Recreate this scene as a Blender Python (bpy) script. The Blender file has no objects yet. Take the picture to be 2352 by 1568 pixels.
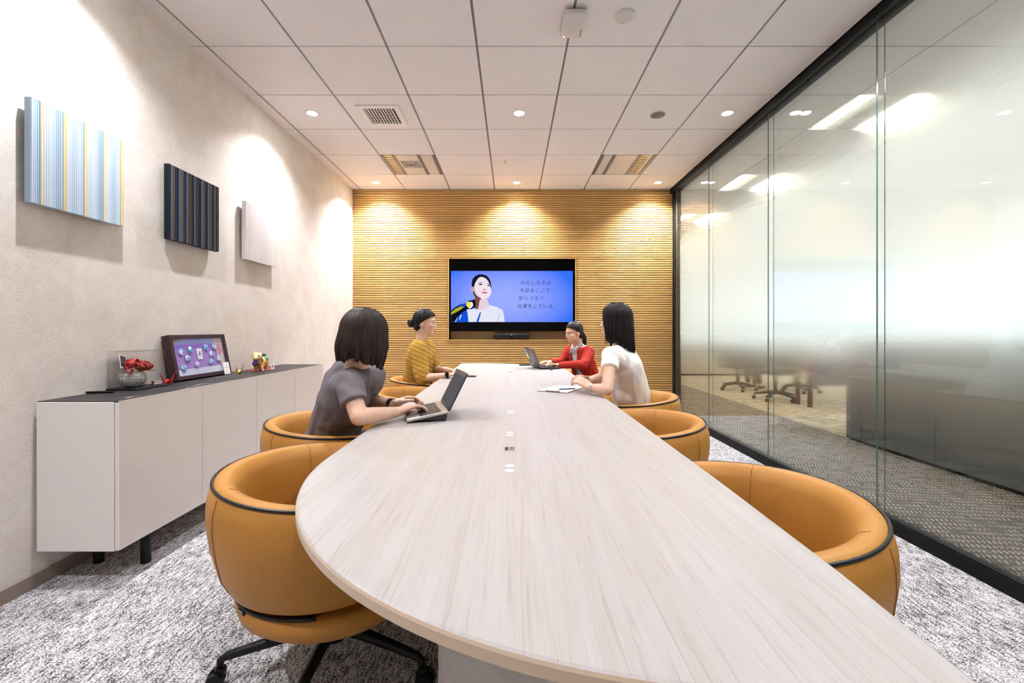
import bpy, bmesh, math, random
from mathutils import Vector, Matrix, noise
import numpy as np

random.seed(7)
SC = bpy.context.scene
COL = SC.collection
PI = math.pi

# ------------------------------------------------------------------ camera, world, exposure
CAM_Z = 1.157
cam_d = bpy.data.cameras.new('camera')
cam_d.sensor_width = 36.0
cam_d.lens = 36.0 * 1000.0 / 2352.0
cam_d.shift_y = -27.0 / 2352.0
cam_d.clip_start = 0.02
cam_d.clip_end = 80
cam = bpy.data.objects.new('camera', cam_d)
cam.location = (0, 0, CAM_Z)
cam.rotation_euler = (PI / 2, 0, 0)
COL.objects.link(cam)
SC.camera = cam

world = bpy.data.worlds.new('world')
world.use_nodes = True
world.node_tree.nodes['Background'].inputs[0].default_value = (0.85, 0.92, 1.0, 1)
world.node_tree.nodes['Background'].inputs[1].default_value = 0.6
SC.world = world

EXPO = 1.50
SC.view_settings.view_transform = 'Standard'
SC.view_settings.look = 'None'
SC.view_settings.exposure = EXPO
SC.view_settings.gamma = 1.0
SC.view_settings.use_curve_mapping = False
SC.cycles.use_denoising = True
SC.cycles.use_adaptive_sampling = True
SC.cycles.adaptive_threshold = 0.03
SC.cycles.use_light_tree = False
SC.cycles.max_bounces = 10
SC.cycles.diffuse_bounces = 6
SC.cycles.glossy_bounces = 3
SC.cycles.transmission_bounces = 8
SC.cycles.transparent_max_bounces = 12
SC.cycles.sample_clamp_indirect = 10.0
SC.cycles.caustics_reflective = False

SPOT_W = 52.0            # power of one recessed downlight
STRIP_E = 15.0           # brightness of an office light strip
ADDED_WINDOW_E = 2.1           # brightness of the unseen windows added to brighten the office
SCREEN_E = 1.05 * 2 ** -EXPO          # brightness of the television picture

# room dimensions (metres); camera stands at the origin and looks along +Y
XL, XR = -2.145, 2.16
YB, YF = 5.861, -1.3
ZC = CAM_Z + 1.887
TT = 0.74                # table top height

def P(x, y, d):          # a sight line of the photograph carried out to its own distance
    return Vector(((x - 1177) / 1000 * d, d, CAM_Z - (y - 757) / 1000 * d))

# ------------------------------------------------------------------ materials
MATS = {}
def nt(m):
    return m.node_tree.nodes, m.node_tree.links
def mat(name, col=(.5, .5, .5), rough=.5, metal=0.0, spec=.5, coat=0.0, alpha=None):
    if name in MATS: return MATS[name]
    m = bpy.data.materials.new(name); m.use_nodes = True
    b = m.node_tree.nodes['Principled BSDF']
    b.inputs['Base Color'].default_value = (*col, 1)
    b.inputs['Roughness'].default_value = rough
    b.inputs['Metallic'].default_value = metal
    b.inputs['Specular IOR Level'].default_value = spec
    b.inputs['Coat Weight'].default_value = coat
    MATS[name] = m
    return m
def emis(name, col, s):
    if name in MATS: return MATS[name]
    m = bpy.data.materials.new(name); m.use_nodes = True
    N, L = nt(m)
    N.remove(N['Principled BSDF'])
    e = N.new('ShaderNodeEmission'); e.inputs[0].default_value = (*col, 1); e.inputs[1].default_value = s
    L.new(e.outputs[0], N['Material Output'].inputs[0])
    MATS[name] = m
    return m
def srgb(r, g, b):
    f = lambda c: (c / 255 / 12.92) if c <= 10 else ((c / 255 + .055) / 1.055) ** 2.4
    return (f(r), f(g), f(b))
def node(m, t, **kw):
    n = m.node_tree.nodes.new(t)
    for k, v in kw.items():
        if k.startswith('i_'):
            key = k[2:]
            key = int(key) if key.isdigit() else key.replace('_', ' ')
            n.inputs[key].default_value = v
        else: setattr(n, k, v)
    return n
def link(m, a, b): m.node_tree.links.new(a, b)
def coords(m, scale=(1, 1, 1), rot=(0, 0, 0), kind='Object'):
    t = node(m, 'ShaderNodeTexCoord'); mp = node(m, 'ShaderNodeMapping')
    mp.inputs['Scale'].default_value = scale; mp.inputs['Rotation'].default_value = rot
    link(m, t.outputs[kind], mp.inputs['Vector'])
    return mp.outputs['Vector']
def noise_n(m, vec, scale, detail=3, rough=.5, dist=0.0):
    n = node(m, 'ShaderNodeTexNoise'); n.inputs['Scale'].default_value = scale
    n.inputs['Detail'].default_value = detail; n.inputs['Roughness'].default_value = rough
    n.inputs['Distortion'].default_value = dist
    link(m, vec, n.inputs['Vector']); return n.outputs['Fac']
def ramp(m, fac, stops):
    r = node(m, 'ShaderNodeValToRGB'); cr = r.color_ramp
    while len(cr.elements) < len(stops): cr.elements.new(.5)
    for e, (p, c) in zip(cr.elements, stops):
        e.position = p; e.color = (*c, 1) if len(c) == 3 else c
    link(m, fac, r.inputs['Fac']); return r.outputs['Color']
def g(v): return (v, v, v)
def mathn(m, op, a, b=None, clamp=False):
    n = node(m, 'ShaderNodeMath', operation=op); n.use_clamp = clamp
    for i, v in enumerate((a, b)):
        if v is None: continue
        if isinstance(v, (int, float)): n.inputs[i].default_value = v
        else: link(m, v, n.inputs[i])
    return n.outputs[0]
def mix(m, fac, a, b, mode='MIX'):
    n = node(m, 'ShaderNodeMix', data_type='RGBA', blend_type=mode)
    for k, v in ((0, fac), (6, a), (7, b)):
        if isinstance(v, (int, float)): n.inputs[k].default_value = v
        elif isinstance(v, tuple): n.inputs[k].default_value = (*v, 1) if len(v) == 3 else v
        else: link(m, v, n.inputs[k])
    return n.outputs[2]
def bump(m, h, strength=.3, dist=.01):
    b = node(m, 'ShaderNodeBump'); b.inputs['Strength'].default_value = strength; b.inputs['Distance'].default_value = dist
    link(m, h, b.inputs['Height'])
    link(m, b.outputs[0], m.node_tree.nodes['Principled BSDF'].inputs['Normal'])
def base(m, c): link(m, c, m.node_tree.nodes['Principled BSDF'].inputs['Base Color'])

# wallpaper: mottled warm beige plaster
M_WALL = mat('wallpaper', rough=.85, spec=.2)
v = coords(M_WALL)
n1 = noise_n(M_WALL, v, 5, 6, .65, .6); n2 = noise_n(M_WALL, coords(M_WALL, (1, 1, 3)), 60, 3, .6)
base(M_WALL, mix(M_WALL, .25, ramp(M_WALL, n1, [(.3, (.60, .545, .495)), (.7, (.735, .695, .655))]),
                 ramp(M_WALL, n2, [(.3, (.51, .46, .42)), (.7, (.81, .78, .74))])))
bump(M_WALL, noise_n(M_WALL, coords(M_WALL, (1, 1, 2.5)), 120, 3), .25, .004)

M_TILE = mat('ceiling_tile', rough=.9, spec=.15)
base(M_TILE, ramp(M_TILE, noise_n(M_TILE, coords(M_TILE), 140, 2), [(.3, (.745, .715, .72)), (.7, (.80, .77, .775))]))
M_GAP = mat('ceiling_gap', (.05, .045, .045), .8)
M_TBAR = mat('tbar', (.33, .31, .30), .5)
M_BASEB = mat('baseboard', (.26, .20, .17), .6)

# room carpet: speckled grey loop pile with woven rows
M_CARPET = mat('carpet', rough=.95, spec=.1)
v = coords(M_CARPET)
fine = noise_n(M_CARPET, v, 170, 2, .6)
rows = noise_n(M_CARPET, coords(M_CARPET, (85, 24, 1), (0, 0, .08)), 1.0, 2, .5)
big = noise_n(M_CARPET, v, 7, 3, .6)
s = mathn(M_CARPET, 'ADD', mathn(M_CARPET, 'MULTIPLY', fine, 1.0), mathn(M_CARPET, 'MULTIPLY', rows, .55))
s = mathn(M_CARPET, 'ADD', s, mathn(M_CARPET, 'MULTIPLY', big, .28))
base(M_CARPET, ramp(M_CARPET, mathn(M_CARPET, 'MULTIPLY', s, .55), [(.41, (.028, .027, .032)), (.480, (.27, .262, .268)), (.543, (.64, .63, .635)), (.635, (.78, .77, .775))]))
bump(M_CARPET, fine, .8, .006)

# corridor carpet: dashes leaning two ways
M_DASH = mat('corridor_carpet', rough=.95, spec=.1)
def dash(rot):
    w = node(M_DASH, 'ShaderNodeTexWave'); w.inputs['Scale'].default_value = 13; w.inputs['Distortion'].default_value = .6
    w.inputs['Detail Scale'].default_value = 3
    link(M_DASH, coords(M_DASH, (1, 1, 1), (0, 0, rot)), w.inputs['Vector']); return w.outputs['Fac']
br = node(M_DASH, 'ShaderNodeTexBrick'); br.inputs['Scale'].default_value = 1.0
br.inputs['Brick Width'].default_value = .26; br.inputs['Row Height'].default_value = .055
br.inputs['Mortar Size'].default_value = .009; br.inputs['Mortar Smooth'].default_value = .2
br.inputs['Color1'].default_value = (0, 0, 0, 1); br.inputs['Color2'].default_value = (1, 1, 1, 1); br.inputs['Mortar'].default_value = (.5, .5, .5, 1)
link(M_DASH, coords(M_DASH, (1, 1, 1), (0, 0, .12)), br.inputs['Vector'])
sel = mathn(M_DASH, 'GREATER_THAN', noise_n(M_DASH, coords(M_DASH, (3, 18, 1)), 1, 0), .5)
dd = mix(M_DASH, sel, dash(.5), dash(-.5))
msk = mathn(M_DASH, 'SUBTRACT', 1.0, br.outputs['Fac'])
dd2 = mathn(M_DASH, 'MULTIPLY', dd, msk)
dd3 = mathn(M_DASH, 'MULTIPLY', dd2, ramp(M_DASH, noise_n(M_DASH, coords(M_DASH), 9, 2), [(.35, g(.45)), (.6, g(1.0))]))
base(M_DASH, ramp(M_DASH, dd3, [(.35, (.15, .12, .10)), (.6, (.58, .50, .43))]))
M_OFFC = mat('office_carpet', rough=.95, spec=.1)
base(M_OFFC, ramp(M_OFFC, noise_n(M_OFFC, coords(M_OFFC, (3, 11, 1), (0, 0, .1)), 2.2, 5, .65), [(.34, (.33, .25, .17)), (.52, (.60, .49, .36)), (.68, (.78, .68, .54))]))

# table top: pale limed oak, grain along Y
M_OAK = mat('pale_oak', rough=.42, spec=.35)
v1 = coords(M_OAK, (95, 2.2, 8)); v2 = coords(M_OAK, (11, .55, 3))
gr = noise_n(M_OAK, v1, 1.6, 5, .62, 1.2); br2 = noise_n(M_OAK, v2, 1.0, 3, .6, 1.8)
c1 = ramp(M_OAK, gr, [(.30, (.265, .228, .19)), (.46, (.385, .362, .345)), (.70, (.43, .417, .405))])
c2 = ramp(M_OAK, br2, [(.30, (.345, .31, .275)), (.55, (.40, .382, .368)), (.75, (.43, .42, .41))])
base(M_OAK, mix(M_OAK, .5, c1, c2))
bump(M_OAK, gr, .06, .002)
M_OAKEDGE = mat('oak_edge', (.58, .46, .34), .45)
M_PLASTER = mat('table_base', rough=.8)
base(M_PLASTER, ramp(M_PLASTER, noise_n(M_PLASTER, coords(M_PLASTER), 9, 5, .6), [(.3, (.36, .34, .32)), (.7, (.47, .45, .43))]))

# slats: warm honey oak
M_SLAT = mat('honey_slat', rough=.5, spec=.35)
oi = node(M_SLAT, 'ShaderNodeObjectInfo')
gr = noise_n(M_SLAT, coords(M_SLAT, (1.6, 30, 60)), 2.0, 4, .6, .6)
cs = ramp(M_SLAT, gr, [(.3, (.49, .27, .075)), (.55, (.62, .37, .125)), (.75, (.70, .44, .175))])
base(M_SLAT, mix(M_SLAT, .9, cs, ramp(M_SLAT, oi.outputs['Random'], [(0, g(.82)), (1, g(1.08))]), 'MULTIPLY'))
M_SLATBACK = mat('slat_backing', (.10, .055, .02), .8)
M_NICHE = mat('niche_wood', (.40, .25, .11), .55)

M_LEATHER = mat('tan_leather', rough=.46, spec=.28)
nl = noise_n(M_LEATHER, coords(M_LEATHER), 420, 2)
nw = noise_n(M_LEATHER, coords(M_LEATHER, (2.2, 2.2, .9)), 6, 3, .5, 1.0)
base(M_LEATHER, ramp(M_LEATHER, noise_n(M_LEATHER, coords(M_LEATHER), 5, 3), [(.3, (.39, .175, .030)), (.7, (.45, .212, .042))]))
bump(M_LEATHER, mathn(M_LEATHER, 'ADD', mathn(M_LEATHER, 'MULTIPLY', nl, .05), nw), .22, .012)
M_SEAM = mat('leather_seam', (.30, .13, .03), .6)
M_PIPE = mat('black_piping', (.006, .006, .008), .35, 0, .35)
M_BLACK = mat('black_metal', (.004, .004, .0045), .45, 0, .3)
M_BLKPL = mat('black_plastic', (.005, .005, .005), .5, 0, .3)
M_RAIL = mat('black_rail', (.003, .003, .0035), .55, 0, .2)
M_WHITE = mat('white_paint', (.78, .76, .74), .5)
M_WHITEPL = mat('white_plastic', (.62, .585, .57), .45)
M_SIDE = mat('sideboard_paint', (.76, .72, .70), .5, spec=.3)
M_SIDEEDGE = mat('sideboard_edge', (.8, .78, .76), .3)
M_MARBLE = mat('dark_marble', rough=.5, spec=.22)
w = node(M_MARBLE, 'ShaderNodeTexVoronoi', feature='DISTANCE_TO_EDGE'); w.inputs['Scale'].default_value = 1.7
vv = node(M_MARBLE, 'ShaderNodeVectorMath', operation='ADD')
link(M_MARBLE, coords(M_MARBLE, (1, 1, 1), (0, 0, .5)), vv.inputs[0])
nn = node(M_MARBLE, 'ShaderNodeTexNoise'); nn.inputs['Scale'].default_value = 3; nn.inputs['Detail'].default_value = 4
vs = node(M_MARBLE, 'ShaderNodeVectorMath', operation='SCALE'); vs.inputs['Scale'].default_value = .5
link(M_MARBLE, nn.outputs['Color'], vs.inputs[0]); link(M_MARBLE, vs.outputs[0], vv.inputs[1]); link(M_MARBLE, vv.outputs[0], w.inputs['Vector'])
base(M_MARBLE, ramp(M_MARBLE, w.outputs['Distance'], [(0.0, (.30, .27, .25)), (.007, (.030, .027, .027)), (1, (.018, .017, .018))]))
M_STEEL = mat('steel', (.55, .55, .56), .25, 1.0)
M_ALU = mat('aluminium', (.62, .60, .58), .35, 1.0)
M_GOLD = mat('gold', (.80, .48, .10), .3, 1.0)

# clear glass, and the film whose frosting fades towards floor and ceiling
def glass_mat(name, col, rough=0.0, ior=1.45):
    m = bpy.data.materials.new(name); m.use_nodes = True; N, L = nt(m); N.remove(N['Principled BSDF'])
    tr = node(m, 'ShaderNodeBsdfTransparent'); tr.inputs[0].default_value = (*col, 1)
    gl = node(m, 'ShaderNodeBsdfGlossy'); gl.inputs['Roughness'].default_value = rough
    fr = node(m, 'ShaderNodeFresnel'); ge = node(m, 'ShaderNodeNewGeometry')   # both faces reflect alike
    link(m, mathn(m, 'ADD', ior, mathn(m, 'MULTIPLY', ge.outputs['Backfacing'], 1 / ior - ior)), fr.inputs[0])
    mx = node(m, 'ShaderNodeMixShader')
    link(m, fr.outputs[0], mx.inputs[0]); link(m, tr.outputs[0], mx.inputs[1]); link(m, gl.outputs[0], mx.inputs[2])
    link(m, mx.outputs[0], N['Material Output'].inputs[0])
    MATS[name] = m; return m
M_GLASS = glass_mat('clear_glass', (.97, .985, .975))
M_ACRYL = glass_mat('acrylic', (.985, .985, .985), 0, 1.3)
M_GEDGE = mat('glass_edge', (.16, .27, .24), .12, spec=.8)
M_FROST = bpy.data.materials.new('frosted_film'); M_FROST.use_nodes = True
N, L = nt(M_FROST); N.remove(N['Principled BSDF'])
tc = node(M_FROST, 'ShaderNodeTexCoord'); sx = node(M_FROST, 'ShaderNodeSeparateXYZ'); link(M_FROST, tc.outputs['Object'], sx.inputs[0])
zz = mathn(M_FROST, 'DIVIDE', sx.outputs['Z'], ZC)
den = ramp(M_FROST, zz, [(.16, g(0)), (.22, g(.06)), (.28, g(.18)), (.39, g(.50)), (.70, g(.55)), (.765, g(.25)), (.83, g(.03)), (.87, g(0))])
ro = ramp(M_FROST, zz, [(.16, g(0.0)), (.22, g(.03)), (.28, g(.11)), (.38, g(.32)), (.69, g(.38)), (.75, g(.26)), (.795, g(.06)), (.86, g(0.0))])
rf = node(M_FROST, 'ShaderNodeBsdfGlass'); rf.inputs['IOR'].default_value = 1.42; rf.inputs['Color'].default_value = (.975, .99, .98, 1)
link(M_FROST, ro, rf.inputs['Roughness'])
tl = node(M_FROST, 'ShaderNodeBsdfTranslucent'); tl.inputs[0].default_value = (.93, .96, .96, 1)
m3 = node(M_FROST, 'ShaderNodeMixShader'); link(M_FROST, den, m3.inputs[0]); link(M_FROST, rf.outputs[0], m3.inputs[1]); link(M_FROST, tl.outputs[0], m3.inputs[2])
link(M_FROST, m3.outputs[0], N['Material Output'].inputs[0])

# ------------------------------------------------------------------ mesh helpers
class MB:
    def __init__(s): s.v = []; s.f = []; s.mi = []; s.cur = 0
    def add(s, vs, fs):
        o = len(s.v); s.v += [tuple(p) for p in vs]; s.f += [tuple(i + o for i in f) for f in fs]; s.mi += [s.cur] * len(fs); return s
    def box(s, x0, x1, y0, y1, z0, z1):
        return s.add([(x0, y0, z0), (x1, y0, z0), (x1, y1, z0), (x0, y1, z0), (x0, y0, z1), (x1, y0, z1), (x1, y1, z1), (x0, y1, z1)],
                     [(0, 3, 2, 1), (4, 5, 6, 7), (0, 1, 5, 4), (1, 2, 6, 5), (2, 3, 7, 6), (3, 0, 4, 7)])
    def rbox(s, x0, x1, y0, y1, z0, z1, r=.004, seg=2):
        bm = bmesh.new(); bmesh.ops.create_cube(bm, size=1)
        for q in bm.verts: q.co = Vector(((x0 + x1) / 2 + q.co.x * (x1 - x0), (y0 + y1) / 2 + q.co.y * (y1 - y0), (z0 + z1) / 2 + q.co.z * (z1 - z0)))
        bmesh.ops.bevel(bm, geom=bm.edges[:], offset=r, segments=seg, affect='EDGES', profile=.5)
        bm.verts.index_update(); s.add([q.co.copy() for q in bm.verts], [[q.index for q in f.verts] for f in bm.faces]); bm.free(); return s
    def cyl(s, p0, p1, r0, r1=None, n=16, cap=True):
        r1 = r0 if r1 is None else r1
        p0 = Vector(p0); p1 = Vector(p1); ax = (p1 - p0).normalized()
        a = ax.orthogonal().normalized(); b = ax.cross(a)
        vs = [p0 + (a * math.cos(t) + b * math.sin(t)) * r0 for t in (2 * PI * i / n for i in range(n))]
        vs += [p1 + (a * math.cos(t) + b * math.sin(t)) * r1 for t in (2 * PI * i / n for i in range(n))]
        fs = [(i, (i + 1) % n, n + (i + 1) % n, n + i) for i in range(n)]
        if cap: fs += [tuple(reversed(range(n))), tuple(range(n, 2 * n))]
        return s.add(vs, fs)
    def tube(s, pts, r, n=8, closed=False):
        pts = [Vector(p) for p in pts]; m = len(pts); rr = r if isinstance(r, (list, tuple)) else [r] * m
        vs = []; a = None
        for i, p in enumerate(pts):
            if closed: t = pts[(i + 1) % m] - pts[i - 1]
            else: t = pts[min(i + 1, m - 1)] - pts[max(i - 1, 0)]
            t = t.normalized() if t.length > 1e-9 else Vector((0, 0, 1))
            if a is None: a = t.orthogonal().normalized()
            a = (a - t * a.dot(t)); a = a.normalized() if a.length > 1e-6 else t.orthogonal().normalized()
            b = t.cross(a)
            vs += [p + (a * math.cos(q) + b * math.sin(q)) * rr[i] for q in (2 * PI * k / n for k in range(n))]
        fs = []
        for i in range(m if closed else m - 1):
            j = (i + 1) % m
            fs += [(i * n + k, i * n + (k + 1) % n, j * n + (k + 1) % n, j * n + k) for k in range(n)]
        if not closed: fs += [tuple(reversed(range(n))), tuple(range((m - 1) * n, m * n))]
        return s.add(vs, fs)
    def lathe(s, prof, c=(0, 0, 0), n=32, sx=1, sy=1):
        vs = []; m = len(prof)
        for r, z in prof:
            vs += [(c[0] + r * sx * math.cos(2 * PI * k / n), c[1] + r * sy * math.sin(2 * PI * k / n), c[2] + z) for k in range(n)]
        fs = []
        for i in range(m - 1):
            fs += [(i * n + k, i * n + (k + 1) % n, (i + 1) * n + (k + 1) % n, (i + 1) * n + k) for k in range(n)]
        fs += [tuple(reversed(range(n))), tuple(range((m - 1) * n, m * n))]
        return s.add(vs, fs)
    def ell(s, c, r, rot=None, n=16, m=10):
        c = Vector(c); rot = rot or Matrix.Identity(3); vs = []
        for i in range(1, m):
            t = PI * i / m
            for k in range(n):
                p = 2 * PI * k / n
                vs.append(c + rot @ Vector((r[0] * math.sin(t) * math.cos(p), r[1] * math.sin(t) * math.sin(p), r[2] * math.cos(t))))
        fs = []
        for i in range(m - 2): fs += [(i * n + k, (i + 1) * n + k, (i + 1) * n + (k + 1) % n, i * n + (k + 1) % n) for k in range(n)]
        top = len(vs); vs.append(c + rot @ Vector((0, 0, r[2]))); vs.append(c - rot @ Vector((0, 0, r[2])))
        fs += [(top, k, (k + 1) % n) for k in range(n)]
        fs += [(top + 1, (m - 2) * n + (k + 1) % n, (m - 2) * n + k) for k in range(n)]
        return s.add(vs, fs)
    def cap(s, p0, p1, r0, r1=None, n=14):
        r1 = r0 if r1 is None else r1
        p0 = Vector(p0); p1 = Vector(p1); ax = p1 - p0; L_ = ax.length
        if L_ < 1e-6: return s.ell(p0, (r0, r0, r0), n=n)
        ax.normalize(); a = ax.orthogonal().normalized(); b = ax.cross(a); rings = []
        for q in (-80, -50, -25, 0): rings.append((p0 + ax * r0 * math.sin(math.radians(q)), r0 * math.cos(math.radians(q))))
        for q in (0, 25, 50, 80): rings.append((p1 + ax * r1 * math.sin(math.radians(q)), r1 * math.cos(math.radians(q))))
        vs = []
        for c, r in rings: vs += [c + (a * math.cos(t) + b * math.sin(t)) * r for t in (2 * PI * k / n for k in range(n))]
        fs = []
        for i in range(len(rings) - 1): fs += [(i * n + k, i * n + (k + 1) % n, (i + 1) * n + (k + 1) % n, (i + 1) * n + k) for k in range(n)]
        fs += [tuple(reversed(range(n))), tuple(range((len(rings) - 1) * n, len(rings) * n))]
        return s.add(vs, fs)
    def prism(s, poly, z0, z1):
        n = len(poly)
        return s.add([(x, y, z0) for x, y in poly] + [(x, y, z1) for x, y in poly],
                     [tuple(reversed(range(n))), tuple(range(n, 2 * n))] + [(i, (i + 1) % n, n + (i + 1) % n, n + i) for i in range(n)])
    def xform(s, M):
        s.v = [tuple(M @ Vector(p)) for p in s.v]; return s
    def mesh(s, name, smooth=False):
        me = bpy.data.meshes.new(name); me.from_pydata(s.v, [], s.f); me.update()
        if smooth:
            me.polygons.foreach_set('use_smooth', [True] * len(me.polygons))
        return me
    def build(s, name, m, parent=None, smooth=False, loc=None):
        me = s.mesh(name, smooth)
        ms = m if isinstance(m, (list, tuple)) else [m]
        for q in ms: me.materials.append(q)
        if len(ms) > 1: me.polygons.foreach_set('material_index', s.mi)
        if smooth == 'auto':
            try: me.set_sharp_from_angle(angle=math.radians(40))
            except Exception: pass
        return obj(name, me, parent, loc)
def obj(name, me, parent=None, loc=None):
    o = bpy.data.objects.new(name, me); COL.objects.link(o)
    if parent is not None: o.parent = parent
    if loc is not None: o.location = loc
    return o
def tag(o, label=None, cat=None, group=None, kind=None):
    if label: o['label'] = label
    if cat: o['category'] = cat
    if group: o['group'] = group
    if kind: o['kind'] = kind
    return o
def thing(name, label, cat, loc=(0, 0, 0), rz=0, group=None):
    o = bpy.data.objects.new(name, None); COL.objects.link(o); o.empty_display_size = .1
    o.location = loc; o.rotation_euler = (0, 0, rz)
    return tag(o, label, cat, group)
def copy_tree(o, parent=None):
    c = o.copy(); COL.objects.link(c); c.parent = parent
    for ch in list(o.children): copy_tree(ch, c)
    return c
def struct(o, label=None):
    o['kind'] = 'structure'
    if label: o['label'] = label
    return o
# ================================================================== the room shell
struct(MB().box(XL - .1, 2.19, YF - .1, YB + .2, -.1, 0).build('floor', M_CARPET), 'speckled grey and white loop carpet of the meeting room')
struct(MB().box(XL - .12, XL, YF, YB + .2, 0, ZC + .1).build('wall_left', M_WALL), 'beige mottled wallpaper wall on the left')
struct(MB().box(XL - .12, 2.3, YF - .12, YF, 0, ZC + .1).build('wall_front', M_WALL), 'plain beige wall behind the viewer')
struct(MB().box(XL, XL + .008, YF, YB - .03, 0, .062).build('baseboard_left', M_BASEB), 'taupe skirting strip along the left wall')

# ---- back wall with horizontal slats and the television niche
NX0, NX1 = (1032 - 1177) / 1000 * YB, (1322.5 - 1177) / 1000 * YB
NZ1, NZ0 = CAM_Z - (594 - 757) / 1000 * YB, CAM_Z - (780 - 757) / 1000 * YB
wb = MB()
yb0 = YB + .018
wb.box(XL, NX0, yb0, yb0 + .14, 0, ZC).box(NX1, XR + .06, yb0, yb0 + .14, 0, ZC).box(NX0, NX1, yb0, yb0 + .14, 0, NZ0).box(NX0, NX1, yb0, yb0 + .14, NZ1, ZC)
wall_back = struct(wb.build('wall_back', M_SLATBACK), 'wall clad in horizontal honey coloured wood slats')
PITCH, SH = ZC / 100.0, .0240
def slat_mesh(x0, x1):
    return MB().rbox(x0, x1, 0, .0165, 0, SH, .004, 2).mesh('slat', True)
full = slat_mesh(XL + .001, XR + .03); lft = slat_mesh(XL + .001, NX0 - .016); rgt = slat_mesh(NX1 + .016, XR + .03)
for q in (full, lft, rgt): q.materials.append(M_SLAT)
for i in range(100):
    z = i * PITCH + .004
    ms = [full] if (z + SH < NZ0 - .014 or z > NZ1 + .014) else [lft, rgt]
    for me in ms: obj('slat', me, wall_back, (0, YB, z))
nf = MB()
for a in ((NX0 - .014, NX0, NZ0 - .014, NZ1 + .014), (NX1, NX1 + .014, NZ0 - .014, NZ1 + .014), (NX0, NX1, NZ0 - .014, NZ0), (NX0, NX1, NZ1, NZ1 + .014)):
    nf.box(a[0], a[1], YB - .006, YB + .16, a[2], a[3])
nf.build('niche_frame', M_SLAT, wall_back)
MB().box(NX0, NX1, YB + .15, YB + .17, NZ0, NZ1).build('niche_panel', M_NICHE, wall_back)

# ---- ceiling: slab, sunk dark joints, tiles one by one
ceil = struct(MB().box(XL - .1, 9.2, YF - .1, 13.2, ZC + .012, ZC + .12).build('ceiling', M_GAP), 'suspended ceiling of pale square tiles with dark joints')
GX = [-2.034 + .6 * k for k in range(-1, 8)]
GY = [5.30 - .6 * k for k in range(-1, 13)]
FIX = [(-1.434, 4.70), (.966, 4.70)]
tile_cache = {}
def tile(x0, x1, y0, y1, z=ZC):
    key = (round(x1 - x0, 3), round(y1 - y0, 3))
    if key not in tile_cache:
        me = MB().box(0, key[0], 0, key[1], 0, .012).mesh('ceiling_tile'); me.materials.append(M_TILE); tile_cache[key] = me
    obj('ceiling_tile', tile_cache[key], ceil, (x0, y0, z))
gx, gy = .007, .0045
for i in range(len(GX)):
    xa = max(GX[i], XL); xb = min(GX[i] + .6, XR - .04)
    if xb - xa < .03: continue
    for y in GY:
        ya = max(y, YF); yb = min(y + .6, YB - .002)
        if yb - ya < .05: continue
        if any(abs(xa - fx) < .02 and abs(ya - fy) < .02 for fx, fy in FIX): continue
        la = gx if GX[i] > XL else 0
        tile(xa + la, xb - (gx if GX[i] + .6 < XR else 0), ya + gy, yb - (gy if y + .6 < YB else 0))
for i in range(1, 9):
    if XL < GX[i] < XR - .05:
        MB().box(-.0025, .0025, YF, YB - .004, 0, .006).build('ceiling_bar', M_TBAR, ceil, loc=(GX[i], 0, ZC + .001))

# ---- glazed partition on the right
fr = MB()
fr.box(XR, XR + .075, YF, YB, 0, .07).box(XR - .03, XR + .085, YF, YB, ZC - .055, ZC + .012)
fr.box(XR, XR + .075, YB - .115, YB + .02, .07, ZC - .055).box(XR, XR + .075, YF, YF + .06, .07, ZC - .055)
fr.box(XR, XR + .004, YF, YB - .115, .07, .071)
wall_right = struct(fr.build('wall_right', M_RAIL), 'full height glass partition in black rails')
JY = [YB - .115, 4.80, 3.69, 2.59, 1.48, .37, YF + .06]
for k in range(6):
    y1, y0 = JY[k] - .0015, JY[k + 1] + .0015
    for (xa, xb, mm, nm) in ((XR + .008, XR + .016, M_GLASS, 'clear_pane'), (XR + .056, XR + .064, M_FROST, 'frosted_pane')):
        b = MB(); b.box(xa, xb, y0, y1, .07, ZC - .055)
        b.mi = [1, 1, 1, 0, 1, 0]
        b.build(nm, [mm, M_GEDGE], wall_right)

# ================================================================== corridor and office behind the glass
struct(MB().box(2.19, 3.6, YF - .1, 13.2, -.1, 0).build('floor', M_DASH), 'taupe corridor carpet with slanting dashes behind the glass')
struct(MB().box(3.6, 9.2, YF - .1, 13.2, -.1, 0).build('floor', M_OFFC), 'streaky beige office carpet beyond the corridor')
M_OWALL = mat('office_wall', (.74, .73, .70), .8)
wf = MB().box(9.0, 9.12, YF, 13.2, 0, .95).box(9.0, 9.12, YF, 13.2, 2.5, ZC + .1)
for k in range(8): wf.box(9.0, 9.12, -1.3 + 2 * k - .1, -1.3 + 2 * k + .1, .95, 2.5)
struct(wf.build('wall_far', M_OWALL), 'white outer office wall with a row of added glowing windows')
M_WINGLOW = emis('added_window_glow', (.86, .95, 1.0), ADDED_WINDOW_E)  # emitting panes, added so the office glows white behind the frosting
for k in range(7):
    y0 = -1.3 + 2 * k + .1
    wd = MB().box(9.05, 9.06, y0, y0 + 1.8, .95, 2.5).build('window_%d' % (k + 1), M_WINGLOW)
    struct(wd)
    w2 = MB()
    for a in ((y0, y0 + .04, .95, 2.5), (y0 + 1.76, y0 + 1.8, .95, 2.5), (y0 + .04, y0 + 1.76, .95, .99), (y0 + .04, y0 + 1.76, 2.46, 2.5)): w2.box(9.02, 9.05, *a)
    w2.build('window_frame', M_ALU, wd)
we = MB().box(2.2, 9.12, 13.0, 13.12, 0, .95).box(2.2, 9.12, 13.0, 13.12, 2.5, ZC + .1)
for k in range(4): we.box(2.2 + 2.24 * k, 2.4 + 2.24 * k, 13.0, 13.12, .95, 2.5)
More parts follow.
